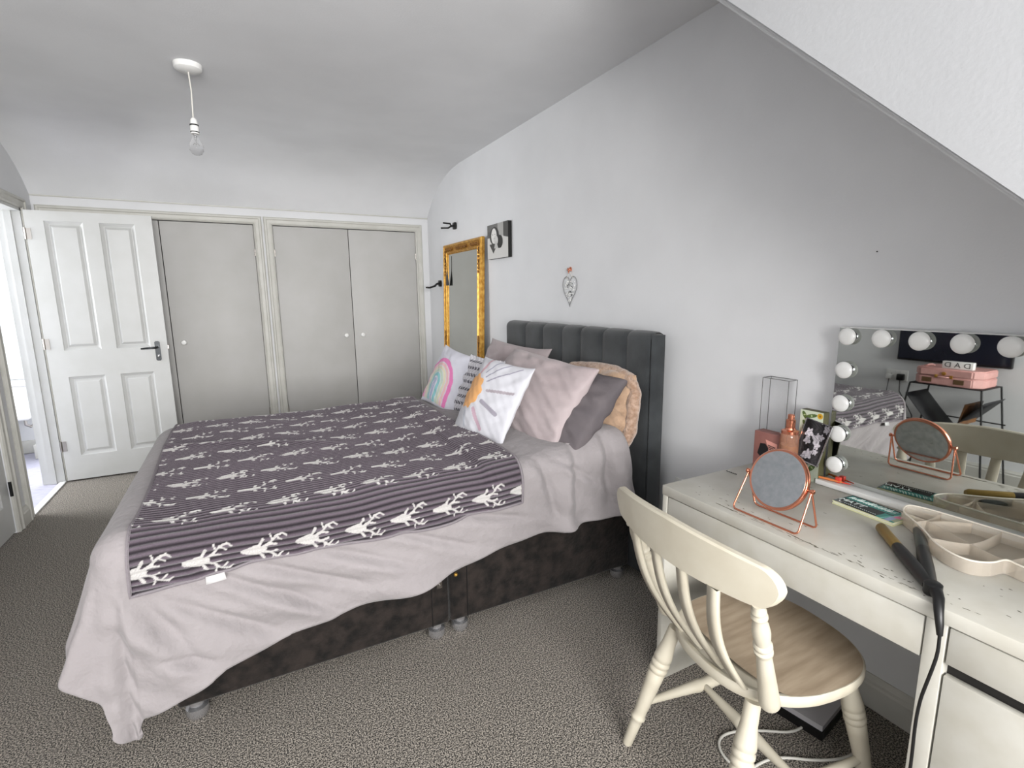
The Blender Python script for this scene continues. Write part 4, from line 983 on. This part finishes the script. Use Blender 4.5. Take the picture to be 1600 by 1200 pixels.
# two black hangers
def hanger(label, y, z, prongs):
    t = thing('wall_hook', label, 'hook', (1.79, y, z), group='black wall hangers above and beside the gold mirror')
    prism('base_block', [(-.022, -.03), (.022, -.03), (.03, 0), (.022, .03), (-.022, .03), (-.03, 0)], lambda u, v, w: (1.791-w, y+u, z+v), .022, m_black, t, bev=.003)
    tube('neck', [(1.772, y, z), (1.745, y, z-.004)], [.012, .010], m_black, t)
    for dy, p in prongs: tube('prong', p, .0075, m_black, t)
hanger('black forked wall hanger, the upper of two above the gold mirror', 4.47, 2.02, [(-1, [(1.745, 4.47, 2.018), (1.728, 4.445, 2.034), (1.66, 4.44, 2.036)]), (1, [(1.745, 4.47, 2.016), (1.728, 4.495, 2.002), (1.66, 4.50, 1.998)])])
hanger('black curved wall hanger, the lower one left of the gold mirror', 4.905, 1.52, [(-1, [(1.745, 4.905, 1.516), (1.725, 4.885, 1.495), (1.67, 4.885, 1.478), (1.64, 4.885, 1.482)]), (1, [(1.745, 4.905, 1.516), (1.725, 4.925, 1.495), (1.67, 4.925, 1.478), (1.64, 4.925, 1.482)])])

# wire heart with copper hook
hk = thing('hanging_heart', 'white wire heart hanging from a copper hook above the headboard', 'decoration', (1.78, 2.63, 1.42))
HY, HZ = 2.628, 1.432
hp = []
for i in range(60):
    t = 2*PI*i/60; hp.append((1.786, HY-.0047*16*math.sin(t)**3, HZ+.0062*(13*math.cos(t)-5*math.cos(2*t)-2*math.cos(3*t)-math.cos(4*t))))
tube('heart_wire', hp, .0022, mat('grey_wire', rgb(150, 150, 150), .4, .4), hk, seg=6, closed=True)
bm = bmesh.new()
for k in range(60):
    while True:
        a, b_ = random.uniform(-.055, .055), random.uniform(-.075, .045)
        if abs(a) < .050*min(1, (b_+.085)/.06): break
    g = bmesh.ops.create_icosphere(bm, subdivisions=1, radius=random.uniform(.003, .0055)); bmesh.ops.translate(bm, vec=(1.785, HY+a, HZ+b_), verts=g['verts'])
o = finish('pale_beads', bm, mat('white_beads', rgb(226, 226, 224), .4), hk, True); o['kind'] = 'stuff'
bm = bmesh.new()
for k in range(26):
    a, b_ = random.uniform(-.035, .030), random.uniform(-.055, .035)
    g = bmesh.ops.create_icosphere(bm, subdivisions=1, radius=random.uniform(.002, .004)); bmesh.ops.translate(bm, vec=(1.782, HY+a, HZ+b_), verts=g['verts'])
o = finish('dark_beads', bm, mat('dark_beads', rgb(80, 82, 80), .4), hk, True); o['kind'] = 'stuff'
for s in (-1, 1): tube('cord', [(1.784, HY+s*.035, HZ+.062), (1.782, HY, HZ+.103)], .0016, m_cord, hk, seg=6)
lathe('copper_hook', [(.013, 0), (.013, .005), (.006, .010), (0, .012)], (1.791, HY, HZ+.118), m_copper, hk, axis=(-1, 0, 0), seg=16)
tube('copper_bow', [(1.783, HY+.028, HZ+.112), (1.778, HY+.01, HZ+.122), (1.776, HY, HZ+.112), (1.776, HY+.002, HZ+.095), (1.778, HY-.006, HZ+.118), (1.782, HY-.024, HZ+.106)], [.002, .005, .006, .003, .005, .002], m_copper, hk, seg=8)

# socket by the headboard
def socket(name, label, x, sg, y0, y1, z0, z1):
    t = thing(name, label, 'socket', (x, (y0+y1)/2, z0))
    box('faceplate', min(x, x-sg*.010), max(x, x-sg*.010), y0, y1, z0, z1, m_white_pl, t, bev=.003)
    yc, zc = (y0+y1)/2, (z0+z1)/2
    for dy in (-.035, .035): box('rocker', min(x-sg*.010, x-sg*.013), max(x-sg*.010, x-sg*.013), yc+dy*.55-.008, yc+dy*.55+.008, zc+.018, zc+.034, m_white_pl, t)
    bm = bmesh.new()
    for dy in (-.038, .038):
        for a, b_ in ((0, .008), (-.011, -.012), (.011, -.012)): bbox(bm, min(x-sg*.0098, x-sg*.0104), max(x-sg*.0098, x-sg*.0104), yc+dy+a-.003, yc+dy+a+.003, zc+b_-.002, zc+b_+.003)
    finish('pin_holes', bm, m_black, t)
    return t
socket('wall_socket', 'white double socket on the wall between headboard and desk', XR, 1, 1.565, 1.711, .44, .526)

# bare bulb pendant
pl_ = thing('pendant_light', 'bare clear bulb hanging on a short white flex from the ceiling', 'lamp', (-.122, 3.161, ZC))
PX, PY = -.122, 3.161
lathe('ceiling_rose', [(0, -.034), (.012, -.034), (.050, -.030), (.060, -.022), (.063, -.004), (.063, 0)], (PX, PY, ZC), m_white_pl, pl_, seg=36)
tube('flex', [(PX, PY, ZC-.03), (PX+.004, PY, ZC-.12), (PX-.001, PY, 2.28)], .0035, m_cord, pl_, seg=8)
lathe('lamp_holder', [(.005, .075), (.013, .068), (.017, .052), (.0175, .035), (.0195, .032), (.0195, 0), (.017, -.002)], (PX, PY, 2.215), m_white_pl, pl_, seg=24)
for z in (2.255, 2.222): lathe('dark_ring', [(.0188, 0), (.0202, .001), (.0202, .005), (.0188, .006)], (PX, PY, z-.003), m_black, pl_, seg=24)
lathe('light_bulb', [(.013, .005), (.0135, -.01), (.017, -.025), (.027, -.045), (.0325, -.062), (.031, -.080), (.022, -.095), (.010, -.102), (0, -.1035)], (PX, PY, 2.215), mat('thin_bulb_glass', (1, 1, 1, 1), .02, trans=1., ior=1.12), pl_, seg=32)
tube('filament', [(PX-.012, PY, 2.16), (PX-.006, PY, 2.168), (PX, PY, 2.160), (PX+.006, PY, 2.168), (PX+.012, PY, 2.16)], .0008, m_steel, pl_, seg=5)
lathe('filament_stem', [(.008, 0), (.004, -.02), (.002, -.045), (0, -.046)], (PX, PY, 2.21), m_glass, pl_, seg=12)
# tiny nail in the wall
tag(lathe('nail', [(.002, 0), (.002, .003), (0, .004)], (XR, .925, 1.522), m_blackm, axis=(-1, 0, 0), seg=8), 'tiny dark nail in the bare right wall above the desk', 'nail')

# ================================================================== THINGS SEEN IN THE VANITY MIRROR (left wall)
tv = thing('television', 'dark wall television seen in the vanity mirror', 'television', (-1.29, 1.85, .84))
box('screen', -1.262, -1.257, 1.505, 2.195, .862, 1.262, m_screen, tv); box('casing', -1.300, -1.262, 1.495, 2.205, .846, 1.272, m_black, tv, bev=.004)
box('wall_bracket', -1.329, -1.300, 1.75, 1.95, .95, 1.15, m_blackm, tv)
st = thing('record_stand', 'black wire side table with a sling magazine rack, seen in the vanity mirror', 'table', (-1.09, 1.74, 0))
Zt = .725
box('wire_top', -1.25, -.935, 1.52, 1.955, Zt-.008, Zt, m_blackm, st, bev=.003)
for y, y2 in ((1.525, 1.44), (1.950, 2.03)):
    for x, x2 in ((-.94, -.90), (-1.245, -1.27)): tube('leg', [(x, y, Zt-.006), ((x+x2)/2, (y+y2)/2, Zt/2), (x2, y2, .006)], .006, m_blackm, st, seg=8)
for x in (-.925, -1.25): tube('crossbar', [(x, 1.475, .45), (x, 2.0, .45)], .005, m_blackm, st, seg=8)
Pp = np.zeros((2, 17, 3))
for i, x in enumerate((-1.24, -.93)):
    for j in range(17):
        t = -1+2*j/16; Pp[i, j] = (x, 1.73+.235*t, .37+.27*abs(t)**1.1)
o = grid_obj('magazine_sling', Pp, mat('black_leather', rgb(20, 20, 24), .5, bump=.3), st); so = o.modifiers.new('t', 'SOLIDIFY'); so.thickness = .004
tag(prism('record_sleeve', [(0, 0), (.26, 0), (.26, .26), (0, .26)], lambda u, v, w: (-1.20+u, 1.625+w-v*.12, .45+v*.62), .012, mat('brown_sleeve', rgb(120, 80, 40), .5, col2=rgb(60, 40, 30), nscale=9)), 'brown record sleeve standing in the magazine rack, seen in the vanity mirror', 'record')
rp = thing('record_player', 'pink suitcase record player on the wire stand, seen in the vanity mirror', 'record player', (-1.09, 1.72, Zt))
prism('case', [(-1.235, 1.56), (-1.235, 1.92), (-1.19, 1.945), (-1.0, 1.945), (-.945, 1.90), (-.945, 1.585), (-1.0, 1.535), (-1.19, 1.535)], lambda u, v, w: (u, v, Zt+.001+w), .060, m_pink, rp, bev=.006)
prism('lid', [(-1.235, 1.56), (-1.235, 1.92), (-1.19, 1.945), (-1.0, 1.945), (-.945, 1.90), (-.945, 1.585), (-1.0, 1.535), (-1.19, 1.535)], lambda u, v, w: (u, v, Zt+.063+w), .055, m_pink, rp, bev=.008)
m_grille = mat('bronze_grille', rgb(104, 80, 54), .5, .3)
for y in (1.66, 1.85): box('speaker_grille', -.9455, -.942, y-.030, y+.030, Zt+.016, Zt+.050, m_grille, rp)
for y in (1.705, 1.795): box('clasp', -.9455, -.940, y-.009, y+.009, Zt+.052, Zt+.075, m_gold, rp, bev=.001)
lathe('dial', [(.013, 0), (.013, .006), (0, .008)], (-.945, 1.75, Zt+.085), m_gold, rp, axis=(1, 0, 0), seg=18)
tube('handle', [(-.944, 1.72, Zt+.060), (-.925, 1.725, Zt+.062), (-.925, 1.775, Zt+.062), (-.944, 1.78, Zt+.060)], .005, m_pink, rp)
db = thing('letter_light', 'white lightbox reading DAD on top of the pink record player', 'sign', (-1.02, 1.70, Zt+.118))
box('lightbox', -1.045, -1.005, 1.612, 1.792, Zt+.1185, Zt+.170, m_white_pl, db, bev=.003)
RM = Matrix(((0, 0, 1, -1.0048), (1, 0, 0, 1.702), (0, 1, 0, Zt+.144), (0, 0, 0, 1)))
text_poly('lettering', 'D A D', .050, m_black, db, RM @ Matrix.Diagonal((1.15, 1, 1, 1)), .0004)
tag(tube('sunglasses', [(-1.03, 1.845, Zt+.130), (-1.02, 1.86, Zt+.136), (-1.01, 1.88, Zt+.130), (-1.02, 1.90, Zt+.124), (-1.035, 1.88, Zt+.127)], .008, m_pink, seg=8), 'small pink trinket on the record player lid beside the lightbox', 'trinket')
sk = socket('wall_socket', 'double socket with two plugs on the left wall, seen in the vanity mirror', XL, -1, 2.14, 2.30, .665, .752)
pa_ = thing('white_plug', 'white plug and lead in the left wall socket, seen in the vanity mirror', 'plug', (XL+.03, 2.265, .70))
box('plug_body', XL+.0135, XL+.045, 2.245, 2.285, .675, .715, m_white_pl, pa_, bev=.004)
tube('lead', [(XL+.03, 2.265, .676), (XL+.032, 2.27, .60), (XL+.035, 2.275, .40), (XL+.03, 2.28, .01)], .003, m_black, pa_, seg=6)
pb_ = thing('black_plug', 'black plug and lead in the left wall socket, seen in the vanity mirror', 'plug', (XL+.03, 2.18, .70))
box('plug_body', XL+.0135, XL+.05, 2.155, 2.205, .67, .722, m_black, pb_, bev=.006)
tube('lead', [(XL+.035, 2.18, .672), (XL+.038, 2.175, .58), (XL+.05, 2.12, .50), (XL+.05, 2.06, .40), (XL+.04, 2.05, .01)], .0045, m_black, pb_, seg=6)
